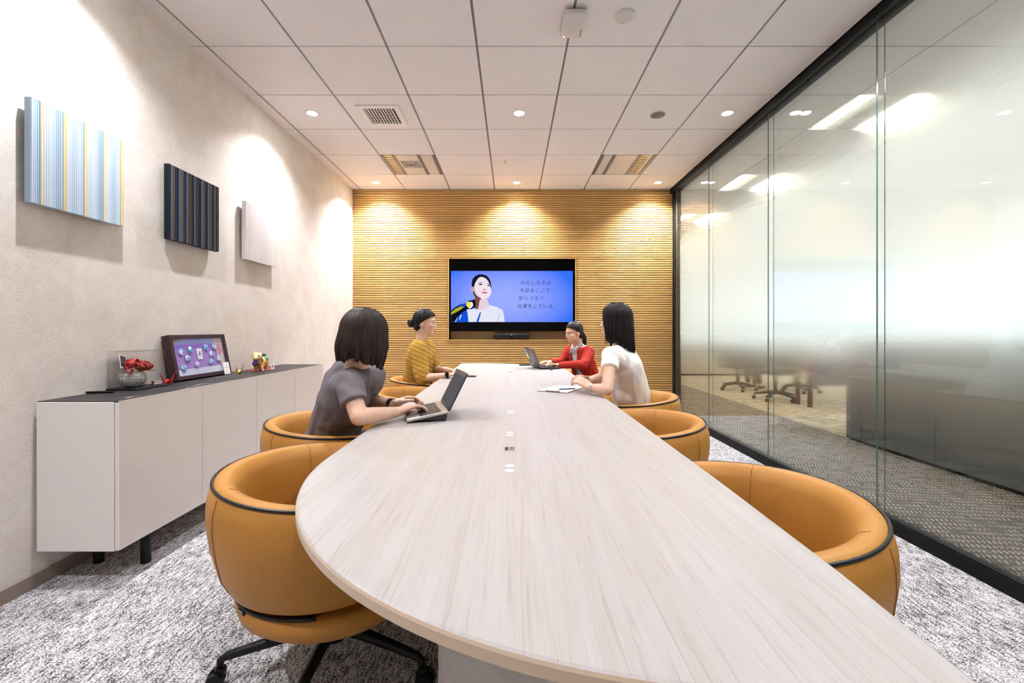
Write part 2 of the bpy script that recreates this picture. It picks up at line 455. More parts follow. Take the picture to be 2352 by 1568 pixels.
struct(we.build('wall_end', M_OWALL), 'white wall with added glowing windows at the far end of the office')
for k in range(3):  # end windows added to brighten what the farthest glass panes show
    x0 = 2.4 + 2.24 * k
    wd = struct(MB().box(x0, x0 + 2.04, 13.05, 13.06, .95, 2.5).build('window_%d' % (k + 8), M_WINGLOW))
    w2 = MB()
    for a in ((x0, x0 + .04, .95, 2.5), (x0 + 2.0, x0 + 2.04, .95, 2.5), (x0 + .04, x0 + 2.0, .95, .99), (x0 + .04, x0 + 2.0, 2.46, 2.5)): w2.box(a[0], a[1], 13.02, 13.05, a[2], a[3])
    w2.build('window_frame', M_ALU, wd)
struct(MB().box(2.3, 9.12, YF - .12, YF, 0, ZC + .1).build('wall_near', M_OWALL), 'white wall at the near end of the office')
struct(MB().box(2.26, 2.34, YB + .16, 13, 0, ZC + .1).build('wall_corridor', M_OWALL), 'corridor wall beyond the meeting room')
OX = [2.22, 2.79, 3.39, 3.99, 4.59, 5.19, 5.79, 6.39]
OFIXY = [1.70, 3.50, 5.30, 7.10, 8.90]
for i in range(len(OX) - 1):
    for k in range(-4, 17):
        y = 5.30 - .6 * k
        if y > 9.6 or y < 1.0: continue
        if i == 1 and any(abs(y - q) < .02 for q in OFIXY): continue
        tile(OX[i] + .004, OX[i + 1] - .004, y + gy, y + .6 - gy)
for a in ((6.39, 9.0, YF, 13.0), (2.35, 6.39, 9.52, 13.0), (2.25, 6.39, YF, 1.08)):
    MB().box(a[0], a[1], a[2], a[3], ZC, ZC + .012).build('ceiling_panel', M_TILE, ceil)

# ---- ceiling light with two strips (lit in the office, unlit louvres in the room)
M_STRIP = emis('lit_strip', (1.0, .93, .80), STRIP_E)
M_LOUV = mat('louvre_metal', (.80, .70, .55), .28, 1.0)
M_FPANEL = mat('fixture_panel', (.60, .56, .54), .4)
M_SLOT = mat('fixture_slot', (.13, .12, .14), .5)
def office_light(x, y, label):
    t = thing('ceiling_light', label, 'light', (x, y, ZC), group='lit two strip lights along the corridor ceiling')
    MB().box(.004, .596, .004, .596, .004, .012).build('housing', M_FPANEL, t)
    for x0 in (.045, .465):
        MB().box(x0, x0 + .09, .01, .59, -.004, .004).build('light_strip', M_STRIP, t)
for i, y in enumerate(OFIXY):
    office_light(2.79, y, ['lit two strip ceiling light past the near end of the glass', 'lit two strip corridor light seen largest through the glass', 'lit two strip corridor light seen between the far glass joints', 'small lit two strip light seen beside the wood wall', 'farthest small lit two strip light in the corridor'][i])
for y in (2.3, 4.7, 7.1, 9.6):
    t = thing('ceiling_light', 'twin strip ceiling light over the office desks, ' + {2.3: 'nearest the viewer', 4.7: 'second from the viewer', 7.1: 'third from the viewer', 9.6: 'farthest from the viewer'}[y], 'light', (6.6, y, ZC), group='lights over the office desks')
    MB().box(0, .6, 0, .6, -.006, -.0005).build('housing', M_FPANEL, t)
    for x0 in (.045, .465): MB().box(x0, x0 + .09, .01, .59, -.012, -.006).build('light_strip', M_STRIP, t)

def room_fixture(x, y, label, diffuser, lit_left):
    t = thing('ceiling_light', label, 'light', (x, y, ZC))
    MB().box(.006, .594, .006, .594, .006, .0115).build('housing', M_FPANEL, t)
    for x0 in (.012, .135, .41, .575): MB().box(x0 - .008, x0 + .022, .008, .592, -.001, .006).build('slot', M_SLOT, t)
    lx = .040 if lit_left else .44
    for k in range(9):
        b = MB().add([(lx, .015 + k * .064, -.002), (lx + .09, .015 + k * .064, -.002), (lx + .09, .07 + k * .064, .005), (lx, .07 + k * .064, .005)], [(3, 2, 1, 0)])
        b.v += [(p[0], p[1], .0058) for p in b.v[:4]]; b.f += [(4, 5, 6, 7), (0, 1, 5, 4), (1, 2, 6, 5), (2, 3, 7, 6), (3, 0, 4, 7)]; b.mi = [0] * 6
        b.build('louvre', M_LOUV, t)
    px = .44 if lit_left else .036
    MB().box(px, px + (.12 if lit_left else .088), .012, .588, -.002, .006).build('cover', M_FPANEL, t)
    c = MB().box(.165, .40, .012, .588, -.002, .006).build('cover', M_FPANEL, t)
    if diffuser:
        MB().box(.18, .39, .165, .375, -.0045, -.002).build('vent_throat', M_SLOT, c)
        for k in range(4):
            r = .105 - k * .022; z = -.006 - .002 * k
            b = MB(); cx, cy = .285, .27
            for a in ((-r, r, -r, -r + .008), (-r, r, r - .008, r), (-r, -r + .008, -r, r), (r - .008, r, -r, r)): b.box(cx + a[0], cx + a[1], cy + a[2], cy + a[3], z, z + .006)
            b.build('air_vane', M_WHITEPL, c)
room_fixture(FIX[0][0], FIX[0][1], 'unlit louvred ceiling fixture with small square air vent, left of the screen', True, True)
room_fixture(FIX[1][0], FIX[1][1], 'unlit louvred ceiling fixture without vent, right of the screen', False, False)

# ---- recessed downlights
M_LENS = emis('downlight_lens', (1.0, .95, .88), 60.0)
M_DLWHITE = mat('downlight_ring', (.85, .83, .80), .4)
def downlight(x, y, label, power=SPOT_W):
    t = thing('downlight', label, 'light', (x, y, ZC), group='recessed round ceiling downlights')
    b = MB(); n = 32
    prof = [(.058, 0), (.058, -.004), (.046, -.006), (.042, -.002), (.036, -.0008), (.034, -.0004)]
    b.lathe(prof[:], n=n); b.f = b.f[:-2]; b.mi = b.mi[:-2]
    b.build('trim_ring', M_DLWHITE, t, True)
    MB().cyl((0, 0, -.0006), (0, 0, -.0030), .036, n=24).build('lens', M_LENS, t)
    ld = bpy.data.lights.new('downlight_beam', 'SPOT'); ld.energy = power; ld.color = (1.0, 1.0, 1.05)
    ld.spot_size = math.radians(128); ld.spot_blend = .85; ld.shadow_soft_size = .022
    lo = bpy.data.objects.new('beam', ld); COL.objects.link(lo); lo.parent = t; lo.location = (0, 0, -.012)
names = {(0, 0): 'downlight above the left wall, nearest the wood wall', (0, 1): 'downlight over the table end, nearest the screen', (0, 2): 'downlight by the glass, nearest the wood wall',
         (1, 0): 'downlight beside the square air grille over the left wall', (1, 1): 'downlight over the table middle, between air grille and speaker', (1, 2): 'downlight by the glass beside the round speaker',
         (2, 0): 'downlight washing the blue striped wall panel', (2, 1): 'downlight over the near half of the table', (2, 2): 'downlight by the glass over the near chairs',
         (3, 0): 'downlight on the left above the viewer', (3, 1): 'downlight straight above the viewer', (3, 2): 'downlight on the right above the viewer'}
for r, y in enumerate((5.58, 3.79, 2.0, .2)):
    for c, x in enumerate((-1.74, .062, 1.875)): downlight(x, y, names[(r, c)], SPOT_W * (2.0 if r == 0 else (1.08, (.62, .42, .48, .45)[r], 1.0)[c]))
# ================================================================== conference table
def table_outline():
    X0, X1, Y0, Y1 = -.605, .575, .50, 5.43
    pts = []
    def corner(cx, cy, rx, ry, a0, a1, n):
        for i in range(n + 1):
            a = math.radians(a0 + (a1 - a0) * i / n); pts.append((cx + rx * math.cos(a), cy + ry * math.sin(a)))
    corner(X0 + .95, Y0 + .93, .95, .93, 180, 268, 40)
    corner(.553 - .02, Y0 + .012, .02, .02, 270, 360, 6)
    pts.append((.568, .75)); pts.append((X1, 1.2))
    corner(X1 - .95, Y1 - .93, .95, .93, 0, 90, 40)
    corner(-.63 + .03, Y1 - .03, .03, .03, 90, 180, 6)
    return pts
def clip_y(poly, y, keep_low):
    out = []
    for i in range(len(poly)):
        a, b = poly[i], poly[(i + 1) % len(poly)]
        ia = (a[1] <= y) == keep_low; ib = (b[1] <= y) == keep_low
        if ia: out.append(a)
        if ia != ib:
            t = (y - a[1]) / (b[1] - a[1]); out.append((a[0] + (b[0] - a[0]) * t, y))
    return out
def slab(poly, z0, z1, r=.007):
    def inset(pl, d):
        n = len(pl); o = []
        for i in range(n):
            a, b, c = Vector(pl[i - 1]), Vector(pl[i]), Vector(pl[(i + 1) % n])
            e1 = (b - a); e2 = (c - b)
            e1 = e1.normalized() if e1.length > 1e-7 else e2.normalized(); e2 = e2.normalized() if e2.length > 1e-7 else e1
            n1 = Vector((-e1.y, e1.x)); n2 = Vector((-e2.y, e2.x)); nn = n1 + n2
            nn = nn.normalized() / max(.5, math.cos(n1.angle(n2, 0) / 2)) if nn.length > 1e-6 else n1
            o.append((b.x + nn.x * d, b.y + nn.y * d))
        return o
    n = len(poly); b = MB(); rings = [(inset(poly, r), z0), (poly, z0 + r), (poly, z1 - r), (inset(poly, r * .3), z1 - r * .3), (inset(poly, r), z1)]
    for pl, z in rings: b.v += [(x, y, z) for x, y in pl]
    for k in range(4):
        for i in range(n):
            b.f.append((k * n + i, k * n + (i + 1) % n, (k + 1) * n + (i + 1) % n, (k + 1) * n + i)); b.mi.append(1 if k < 3 else 0)
    b.f.append(tuple(reversed(range(n)))); b.mi.append(1)
    b.f.append(tuple(range(4 * n, 5 * n))); b.mi.append(0)
    return b
out = table_outline()
TB = thing('conference_table', 'long pale oak conference table with one large rounded corner at each end', 'table', (0, 2.965, 0))
for low in (True, False):
    pl = [(x, y - 2.965) for x, y in clip_y(out, 2.965 - .0008 if low else 2.965 + .0008, low)]
    slab(pl, TT - .03, TT).build('tabletop', [M_OAK, M_OAKEDGE], TB)
for sgn in (-1, 1):
    b = MB(); pl = []
    for i in range(25):
        a = PI / 2 + PI * i / 24; pl.append((.03 + .19 * math.cos(a) - .0, .28 * math.sin(a)))
    pl = [(.0 + .30 * math.cos(a), .22 * math.sin(a)) for a in (2 * PI * i / 48 for i in range(48))]
    cy = -1.95 if sgn < 0 else 1.95
    b.prism([(x + (.13 if sgn < 0 else -.13), y + cy) for x, y in pl], 0, TT - .03).build('pedestal', M_PLASTER, TB)
MB().rbox(-.12, .12, -1.75, 1.75, TT - .12, TT - .031, .003, 1).build('beam', M_BLACK, TB)

# little white discs and socket modules let into the table
M_DISC = mat('white_disc', (.9, .9, .9), .12)
dn = ['nearest', 'second nearest', 'third nearest', 'third farthest', 'second farthest', 'farthest']
for i, d in enumerate((1.31, 1.745, 2.21, 3.60, 4.06, 4.58)):
    t = thing('touch_disc_pair', 'pair of small glossy white discs on the table centreline, %s from the viewer' % dn[i], 'disc', (-.007, d, TT), group='white disc pairs on the table')
    for s_ in (-1, 1): MB().lathe([(.0148, 0), (.0148, .0012), (.013, .002)], (0, s_ * .0225, 0), 24).build('disc', M_DISC, t, True)
for d, lb in ((1.52, 'small grey socket module in the near half of the table'), (4.30, 'small grey socket module in the far half of the table')):
    t = thing('socket_module', lb, 'socket', (-.009, d, TT), group='socket modules in the table')
    MB().rbox(-.02, .02, -.036, .036, 0, .002, .0008, 1).build('plate', M_ALU, t)
    MB().box(-.015, -.004, -.02, .02, .002, .0024).build('outlet', M_BLKPL, t)
    for k in range(3): MB().box(.001 + k * .006, .004 + k * .006, -.024, .024, .002, .0024).build('port', M_BLKPL, t)

# ================================================================== tub chairs (faces +X)
def make_chair():
    t = thing('tub_chair', 'tan leather tub chair', 'chair')
    prof = [(.282, .338), (.312, .365), (.340, .42), (.360, .49), (.370, .56), (.368, .61), (.358, .645), (.343, .660),
            (.322, .662), (.298, .652), (.280, .622), (.270, .56), (.266, .48), (.266, .41), (.268, .355)]
    TH = 2 * PI * 150 / 360
    def theta_end(z): # arms reach far forward at mid height, shell pulls back below
        q = max(0, min(1, (z - .338) / .22)); return math.radians(98 + 48 * math.sqrt(1 - (1 - q) ** 2))
    n = 56
    def pt(r, z, u):
        th = theta_end(z) * u; a = PI + th
        zz = z + (.024 * (1 + math.cos(th)) - .010) * max(0, (z - .40) / .26)
        return Vector((r * math.cos(a), r * math.sin(a), zz))
    b = MB(); m = len(prof); cr = sum(p[0] for p in prof) / m; cz = sum(p[1] for p in prof) / m
    us = [-1 + 2 * i / n for i in range(n + 1)]
    cols = []
    for u in us: cols.append([pt(r, z, u) for r, z in prof])
    for e in (0, -1): # rounded ends
        base_ = cols[e]; sgn = -1 if e == 0 else 1
        extra = []
        for k in (1, 2, 3):
            ang = k * PI / 2 / 3.4; f = math.cos(ang); ext = math.sin(ang) * .03
            ring = []
            for j, p in enumerate(base_):
                q = base_[m - 1 - j]; mid = (p + q) / 2
                a = math.atan2(p.y, p.x); tang = Vector((-math.sin(a), math.cos(a), 0)) * sgn
                ring.append(mid + (p - mid) * f + tang * ext)
            extra.append(ring)
        cols = (list(reversed(extra)) + cols) if e == 0 else (cols + extra)
    for c in cols: b.v += [tuple(p) for p in c]
    nc = len(cols)
    for i in range(nc - 1):
        for j in range(m):
            b.f.append((i * m + j, (i + 1) * m + j, (i + 1) * m + (j + 1) % m, i * m + (j + 1) % m)); b.mi.append(0)
    b.f.append(tuple(range(m))); b.mi.append(0); b.f.append(tuple(reversed(range((nc - 1) * m, nc * m)))); b.mi.append(0)
    sh = b.build('backrest_shell', M_LEATHER, t, True)
    MB().tube([pt(.353, .655, u * .985) for u in us], .0048, 8).build('piping', M_PIPE, t, True)
    MB().tube([pt(.294, .339, u) for u in us], .0055, 8).build('piping', M_PIPE, t, True)
    for u in (-.36, -.34, .34, .36): # stitched seams down the outside and inside
        ou = [pt(r + .0006, z, u) for r, z in prof[:7]]; inn = [pt(r - .0006, z, u) for r, z in prof[8:]]
        MB().tube(ou if abs(u) > .35 else inn, .0014, 6).build('seam', M_SEAM, sh)
    sb = [(.05, .236), (.21, .238), (.268, .252), (.300, .280), (.308, .308), (.302, .328), (.285, .336), (.05, .336)]
    MB().lathe(sb, (.015, 0, 0), 48).build('seat_base', M_LEATHER, t, True)
    sc_ = [(.05, .338), (.22, .340), (.255, .36), (.262, .40), (.250, .430), (.20, .446), (.10, .452), (.03, .453)]
    MB().lathe(sc_, (.03, 0, 0), 48).build('seat_cushion', M_LEATHER, t, True)
    a = math.radians(234); p = Vector((.297 * math.cos(a), .297 * math.sin(a), .330))
    b = MB().box(-.0015, .0035, -.017, .017, -.006, .006); b.xform(Matrix.Translation(p) @ Matrix.Rotation(a, 4, 'Z'))
    tg = b.build('fabric_tag', M_PIPE, t)
    b = MB().box(.0035, .0040, -.011, .011, -.0015, .0015); b.xform(Matrix.Translation(p) @ Matrix.Rotation(a, 4, 'Z')); b.build('tag_print', M_ALU, tg)
    MB().cyl((0, 0, .10), (0, 0, .235), .030, .034, 20).cyl((0, 0, .222), (0, 0, .238), .11, .11, 24).build('column', M_BLACK, t, 'auto')
    MB().lathe([(.02, .085), (.045, .09), (.05, .115), (.042, .14), (.03, .145)], n=24).build('hub', M_BLACK, t, True)
    for k in range(5):
        a = math.radians(-90 + 72 * k); d = Vector((math.cos(a), math.sin(a), 0))
        pts = [d * .03 + Vector((0, 0, .125)), d * .12 + Vector((0, 0, .122)), d * .24 + Vector((0, 0, .107)), d * .325 + Vector((0, 0, .095)), d * .343 + Vector((0, 0, .085)), d * .345 + Vector((0, 0, .058))]
        lg = MB().tube(pts, [.021, .019, .016, .014, .012, .011], 10).build('leg', M_BLACK, t, True)
        c = d * .345 + Vector((0, 0, .027)); s_ = Vector((-d.y, d.x, 0)); off = d * .012
        for q in (-1, 1):
            MB().cyl(c + off + s_ * (q * .006), c + off + s_ * (q * .024), .027, .025, 20).build('caster_wheel', M_BLKPL, lg, 'auto')
        MB().cyl(c + Vector((0, 0, .02)) + s_ * -.014, c + Vector((0, 0, .02)) + s_ * .014, .017, .017, 12).build('caster_hood', M_BLKPL, lg, 'auto')
    return t
chair0 = make_chair(); used = False
def place_chair(x, y, rz, label):
    global used
    o = copy_tree(chair0) if used else chair0
    used = True
    o.location = (x, y, 0); o.rotation_euler = (0, 0, math.radians(rz)); o['label'] = label; o['group'] = 'tan leather tub chairs round the table'
place_chair(-.62, 1.52, 0, 'empty tan leather tub chair at the near left of the table')
place_chair(-.905, 2.30, 5, 'tan tub chair holding the person in the grey shirt')
place_chair(-.69, 3.33, 0, 'empty tan tub chair between the grey and the mustard shirted people')
place_chair(-.82, 4.20, 0, 'tan tub chair holding the person in the mustard knit top')
place_chair(.62, 1.25, 180, 'empty tan leather tub chair at the near right of the table')
place_chair(.64, 2.30, 180, 'empty tan tub chair, second from the viewer on the glass side')
place_chair(.82, 3.13, 180, 'tan tub chair holding the person in the white blouse')
place_chair(.74, 4.12, 180, 'empty tan tub chair between the white blouse and red cardigan people')
place_chair(.84, 5.02, 215, 'tan tub chair holding the person in the red cardigan')

# ================================================================== sideboard
SX0, SX1, SY0, SY1, SZ0, SZ1 = XL + .012, -1.762, 1.952, 4.06, .162, .836
SB = thing('sideboard', 'long pale grey sideboard with dark marble top along the left wall', 'sideboard', ((SX0 + SX1) / 2, (SY0 + SY1) / 2, 0))
ox, oy = -(SX0 + SX1) / 2, -(SY0 + SY1) / 2
def sb(b): return b.xform(Matrix.Translation((ox, oy, 0)))
sb(MB().rbox(SX0, SX1 - .022, SY0, SY1, SZ0, SZ1 - .004, .0015, 1)).build('body', M_SIDE, SB)
for k in range(4):
    y0 = SY0 + .001 + k * (SY1 - SY0) / 4; y1 = y0 + (SY1 - SY0) / 4 - .003
    sb(MB().rbox(SX1 - .0195, SX1, y0, y1, SZ0 + .004, SZ1 - .007, .001, 1)).build('door', M_SIDE, SB)
sb(MB().rbox(SX0, SX1 - .003, SY0 + .003, SY1 - .003, SZ1 - .004, SZ1, .0008, 1)).build('marble_top', M_MARBLE, SB)
sb(MB().box(SX1 - .003, SX1, SY0, SY1, SZ1 - .006, SZ1)).build('edge_strip', M_SIDEEDGE, SB)
for (x, y) in ((-1.825, 2.17), (-1.825, 3.84), (-2.06, 2.17), (-2.06, 3.84)):
    sb(MB().cyl((x, y, 0), (x, y, SZ0), .022, .022, 20)).build('leg', M_BLACK, SB, 'auto')

# ---- striped fabric panels on the wall
def stripe_mat(name, fn, rough=.75):
    m = mat(name, rough=rough, spec=.2); N_, L_ = nt(m)
    tcx = node(m, 'ShaderNodeTexCoord'); sx_ = node(m, 'ShaderNodeSeparateXYZ'); link(m, tcx.outputs['Object'], sx_.inputs[0])
    u = mathn(m, 'DIVIDE', sx_.outputs['Y'], .455)
    base(m, fn(m, u)); return m
def const_ramp(m, fac, stops):
    r = node(m, 'ShaderNodeValToRGB'); cr = r.color_ramp; cr.interpolation = 'CONSTANT'
    while len(cr.elements) < len(stops): cr.elements.new(.5)
    for e, (p, c) in zip(cr.elements, stops): e.position = p; e.color = (*c, 1)
    link(m, fac, r.inputs['Fac']); return r.outputs['Color']
def blue_fn(m, u):
    f = mathn(m, 'FRACT', mathn(m, 'ADD', mathn(m, 'MULTIPLY', u, 4.6), .62))
    B, W_, Yl, D = (.30, .44, .58), (.54, .62, .71), (.64, .47, .18), (.16, .29, .40)
    st = [(0, Yl), (.05, (.66, .64, .60)), (.09, Yl), (.15, (.54, .58, .63))]
    for k in range(9): st += [(.18 + k * .09, W_), (.225 + k * .09, tuple(W_[i] + (D[i] - W_[i]) * (.25 + .75 * (k / 8) ** 1.3) for i in range(3)))]
    return const_ramp(m, f, st)
def dark_fn(m, u):
    f = mathn(m, 'FRACT', mathn(m, 'MULTIPLY', u, 7.0))
    N0, S, Br, K = (.012, .014, .03), (.09, .12, .17), (.13, .075, .03), (.008, .008, .01)
    return const_ramp(m, f, [(0, K), (.10, N0), (.22, S), (.36, (.05, .07, .11)), (.46, S), (.52, K), (.60, Br), (.68, (.05, .03, .015)), (.74, Br), (.80, N0), (.9, (.02, .03, .06))])
def pale_fn(m, u):
    f = mathn(m, 'FRACT', mathn(m, 'MULTIPLY', u, 14.0))
    return const_ramp(m, f, [(0, (.70, .66, .66)), (.3, (.60, .54, .54)), (.42, (.73, .70, .70)), (.7, (.63, .58, .52)), (.78, (.71, .68, .69))])
for (y0, fn, nm, lb) in ((1.895, blue_fn, 'blue', 'pale blue and yellow striped square fabric panel on the wall'), (2.656, dark_fn, 'dark', 'navy and brown striped square fabric panel on the wall'), (3.42, pale_fn, 'pale', 'white finely striped square fabric panel on the wall')):
    t = thing('wall_panel', lb, 'wall art', (XL, y0, 1.713), group='striped square wall panels')
    b = MB(); nr = 44; W = .455; H = .458
    ys = []
    for k in range(nr):
        for q in range(4): ys.append(((k + q / 4) * W / nr, .050 + .0035 * math.sin(PI * q / 4)))
    ys.append((W, .050))
    ys = [(0, .022), (0, .046), (.002, .050)] + ys[1:-1] + [(W - .002, .050), (W, .046), (W, .022)]
    k = len(ys)
    for z in (0, H): b.v += [(x, y, z) for y, x in ys]
    b.f = [(i, i + 1, k + i + 1, k + i) for i in range(k - 1)] + [(k - 1, 0, k, 2 * k - 1), tuple(reversed(range(k))), tuple(range(k, 2 * k))]; b.mi = [0] * len(b.f)
    b.build('fabric_face', stripe_mat('stripe_' + nm, fn), t)
    MB().box(.0, .022, .05, W - .05, .05, H - .05).build('mount', M_BLACK, t)

# ================================================================== television in the niche
YT = 5.90
def S(cx, cy, dy=0.0):  # points of the picture measured on the screen
    return (((980 + cx / 5.88) - 1177) / 1000 * YT, YT - dy, CAM_Z - ((560 + cy / 5.88) - 757) / 1000 * YT)
tx0, _, tz1 = S(318, 212); tx1, _, tz0 = S(2000, 1180)
TV = thing('television', 'wide black television in the wood niche showing a blue picture with writing', 'television', ((tx0 + tx1) / 2, YT + .03, tz0))
tvM = Matrix.Translation((-(tx0 + tx1) / 2, -(YT + .03), -tz0))
M_TVB = mat('tv_black', (.002, .002, .0025), .3, 0, .08)
MB().rbox(tx0, tx1, YT + .001, YT + .055, tz0, tz1, .004, 2).xform(tvM).build('body', M_TVB, TV)
MB().box((tx0 + tx1) / 2 - .25, (tx0 + tx1) / 2 + .25, YT + .055, YB + .15, tz0 + .3, tz1 - .3).xform(tvM).build('wall_mount', M_BLACK, TV)
M_BLUE = bpy.data.materials.new('screen_blue'); M_BLUE.use_nodes = True
N, L = nt(M_BLUE); N.remove(N['Principled BSDF'])
tc_ = node(M_BLUE, 'ShaderNodeTexCoord'); sx_ = node(M_BLUE, 'ShaderNodeSeparateXYZ'); link(M_BLUE, tc_.outputs['Generated'], sx_.inputs[0])
ax = mathn(M_BLUE, 'ABSOLUTE', mathn(M_BLUE, 'SUBTRACT', sx_.outputs['X'], .45))
ff = mathn(M_BLUE, 'ADD', mathn(M_BLUE, 'MULTIPLY', mathn(M_BLUE, 'POWER', ax, 2.0), 2.6), mathn(M_BLUE, 'MULTIPLY', mathn(M_BLUE, 'POWER', mathn(M_BLUE, 'ABSOLUTE', mathn(M_BLUE, 'SUBTRACT', sx_.outputs['Z'], .45)), 2.0), 1.4))
cc = ramp(M_BLUE, ff, [(0.02, srgb(150, 168, 255)), (.45, srgb(112, 140, 255)), (.9, srgb(52, 112, 255))])
em = node(M_BLUE, 'ShaderNodeEmission'); em.inputs[1].default_value = SCREEN_E; link(M_BLUE, cc, em.inputs[0]); link(M_BLUE, em.outputs[0], N['Material Output'].inputs[0])
a0 = S(333, 365); a1 = S(1980, 1055)
scr = MB().box(a0[0], a1[0], YT - .0006, YT + .001, a1[2], a0[2]).xform(tvM).build('screen', M_BLUE, TV)
lay = [0]
def pic(name, pts, col, parent=scr, s=1.0):
    lay[0] += 1; d = .0008 + .00012 * lay[0]
    b = MB(); n = len(pts); b.add([S(x, y, d) for x, y in pts], [tuple(range(n))])
    ng = b.mesh(name); bm = bmesh.new(); bm.from_mesh(ng); bmesh.ops.triangulate(bm, faces=bm.faces[:], ngon_method='EAR_CLIP'); bm.to_mesh(ng); bm.free()
    ng.transform(tvM); ng.materials.append(emis('pic_%d' % lay[0], srgb(*col), SCREEN_E * s)); return obj(name, ng, parent)
def el(cx, cy, rx, ry, n=24, rot=0):
    c, s_ = math.cos(rot), math.sin(rot)
    return [(cx + rx * math.cos(t) * c - ry * math.sin(t) * s_, cy + rx * math.cos(t) * s_ + ry * math.sin(t) * c) for t in (2 * PI * i / n for i in range(n))]
pic('picture_neck', [(662, 690), (800, 730), (822, 750), (845, 800), (858, 850), (800, 885), (700, 890), (630, 850), (655, 780)], (225, 205, 215))
pic('picture_neck_shade', [(662, 690), (745, 742), (722, 760), (700, 880), (630, 860), (655, 780)], (120, 75, 72))
pic('picture_hair', [(668, 722), (640, 680), (618, 590), (613, 530), (628, 470), (665, 430), (710, 412), (760, 410), (815, 428), (850, 465), (872, 515), (880, 585), (860, 620), (700, 600)], (22, 24, 42))
pic('picture_face', [(690, 480), (712, 455), (740, 445), (775, 450), (810, 470), (842, 510), (862, 560), (875, 610), (878, 650), (866, 695), (840, 730), (800, 748), (755, 742), (705, 720), (662, 685), (643, 640), (645, 580), (662, 525)], (238, 222, 232))
pic('picture_face_shade', [(645, 580), (662, 640), (690, 690), (755, 742), (705, 720), (662, 685), (643, 640)], (205, 165, 172))
pic('picture_ear', el(625, 612, 19, 36), (214, 160, 165))
pic('picture_brow', [(700, 528), (730, 514), (768, 518), (766, 523), (730, 520), (702, 533)], (70, 52, 58))
pic('picture_brow', [(818, 530), (845, 532), (866, 548), (864, 552), (842, 538), (820, 536)], (70, 52, 58))
pic('picture_eye', [(705, 548), (722, 536), (745, 536), (762, 552), (740, 556), (720, 555)], (60, 44, 52))
pic('picture_eye', [(822, 560), (836, 550), (852, 552), (862, 568), (846, 570), (832, 567)], (60, 44, 52))
pic('picture_nose', [(762, 622), (778, 606), (800, 612), (812, 624), (795, 628), (775, 630)], (196, 150, 158))
pic('picture_lips', [(742, 650), (768, 646), (790, 650), (812, 648), (832, 662), (806, 670), (778, 668), (755, 660)], (196, 92, 104))
pic('picture_jacket', [(548, 888), (620, 868), (700, 890), (800, 884), (860, 826), (950, 850), (1030, 892), (1048, 960), (1060, 1053), (380, 1053), (440, 960)], (224, 226, 240))
pic('picture_blue_coat', [(400, 1053), (432, 968), (480, 925), (548, 888), (562, 960), (570, 1053)], (20, 80, 215))
pic('picture_coat_mark', [(462, 962), (482, 958), (452, 1022), (442, 1022)], (240, 240, 250))
pic('picture_scarf', [(335, 1053), (335, 900), (400, 850), (470, 812), (540, 800), (575, 768), (640, 752), (662, 752), (668, 840), (620, 880), (560, 880), (490, 925), (430, 975), (385, 1053)], (14, 16, 30))
pic('picture_scarf_blue', [(440, 845), (480, 810), (540, 802), (552, 826), (520, 850), (470, 842), (400, 872)], (28, 76, 205))
pic('picture_scarf_green', [(335, 922), (400, 872), (470, 843), (512, 850), (470, 885), (400, 925), (335, 957)], (168, 172, 30))
pic('picture_scarf_white', el(594, 826, 38, 46, rot=.5), (214, 232, 250))
pic('picture_scarf_yellow', el(572, 816, 32, 34), (246, 226, 60))
pic('picture_sash', [(722, 928), (742, 922), (706, 1053), (676, 1053)], (30, 84, 200))
pic('picture_sleeve_line', [(990, 930), (996, 930), (975, 1050), (962, 1050)], (178, 182, 205))
M_TXT = emis('screen_text', srgb(38, 42, 92), SCREEN_E)
def text_mesh(body, size, name, material, parent, M, shear=0.0, spacing=1.0, align='LEFT', ext=0.0):
    cu = bpy.data.curves.new(name, 'FONT'); cu.body = body; cu.size = size; cu.shear = shear; cu.space_character = spacing
    cu.align_x = align; cu.extrude = ext; cu.resolution_u = 3
    o = bpy.data.objects.new('text_tmp', cu); COL.objects.link(o)
    dg = bpy.context.evaluated_depsgraph_get(); dg.update()
    me = bpy.data.meshes.new_from_object(o.evaluated_get(dg)); bpy.data.objects.remove(o); bpy.data.curves.remove(cu)
    me.name = name; me.materials.clear(); me.materials.append(material); me.transform(M)
    return obj(name, me, parent)
for (s_, cx, cy, x1) in (('わたしたちは', 1270, 548, 1680), ('今日もここで', 1256, 650, 1668), ('空へつなぐ', 1240, 756, 1590), ('仕事をしている。', 1228, 862, 1770)):
    p = Vector(S(cx, cy, .006)); wd_ = (x1 - cx) / 5.88 / 1000 * YT
    n = len(s_); adv = wd_ / (n - .12)
    for i, ch in enumerate(s_):
        M_ = tvM @ Matrix.Translation(p + Vector((adv * i, 0, 0))) @ Matrix.Rotation(PI / 2, 4, 'X')
        text_mesh(ch, .062, 'screen_character', M_TXT, scr, M_, .22)
# video bar under the television
vx0, _, vz1 = S(920, 1212); vx1, _, vz0 = S(1388, 1288)
VB = thing('video_bar', 'black conference camera bar below the television', 'camera bar', ((vx0 + vx1) / 2, YT + .01, NZ0))
MB().rbox(-(vx1 - vx0) / 2, (vx1 - vx0) / 2, -.04, .04, .004, vz1 - NZ0, .012, 3).build('body', M_BLKPL, VB, True)
MB().rbox(-.2, .2, -.03, .03, 0, .006, .001, 1).build('foot', M_BLACK, VB)
MB().cyl((0, -.0402, .04), (0, -.043, .04), .012, .012, 20).build('lens', M_TVB, VB)
MB().cyl((0, -.0402, .062), (0, -.0425, .062), .003, .003, 12).build('indicator', emis('teal_led', (.1, .9, .7), 3.0), VB)

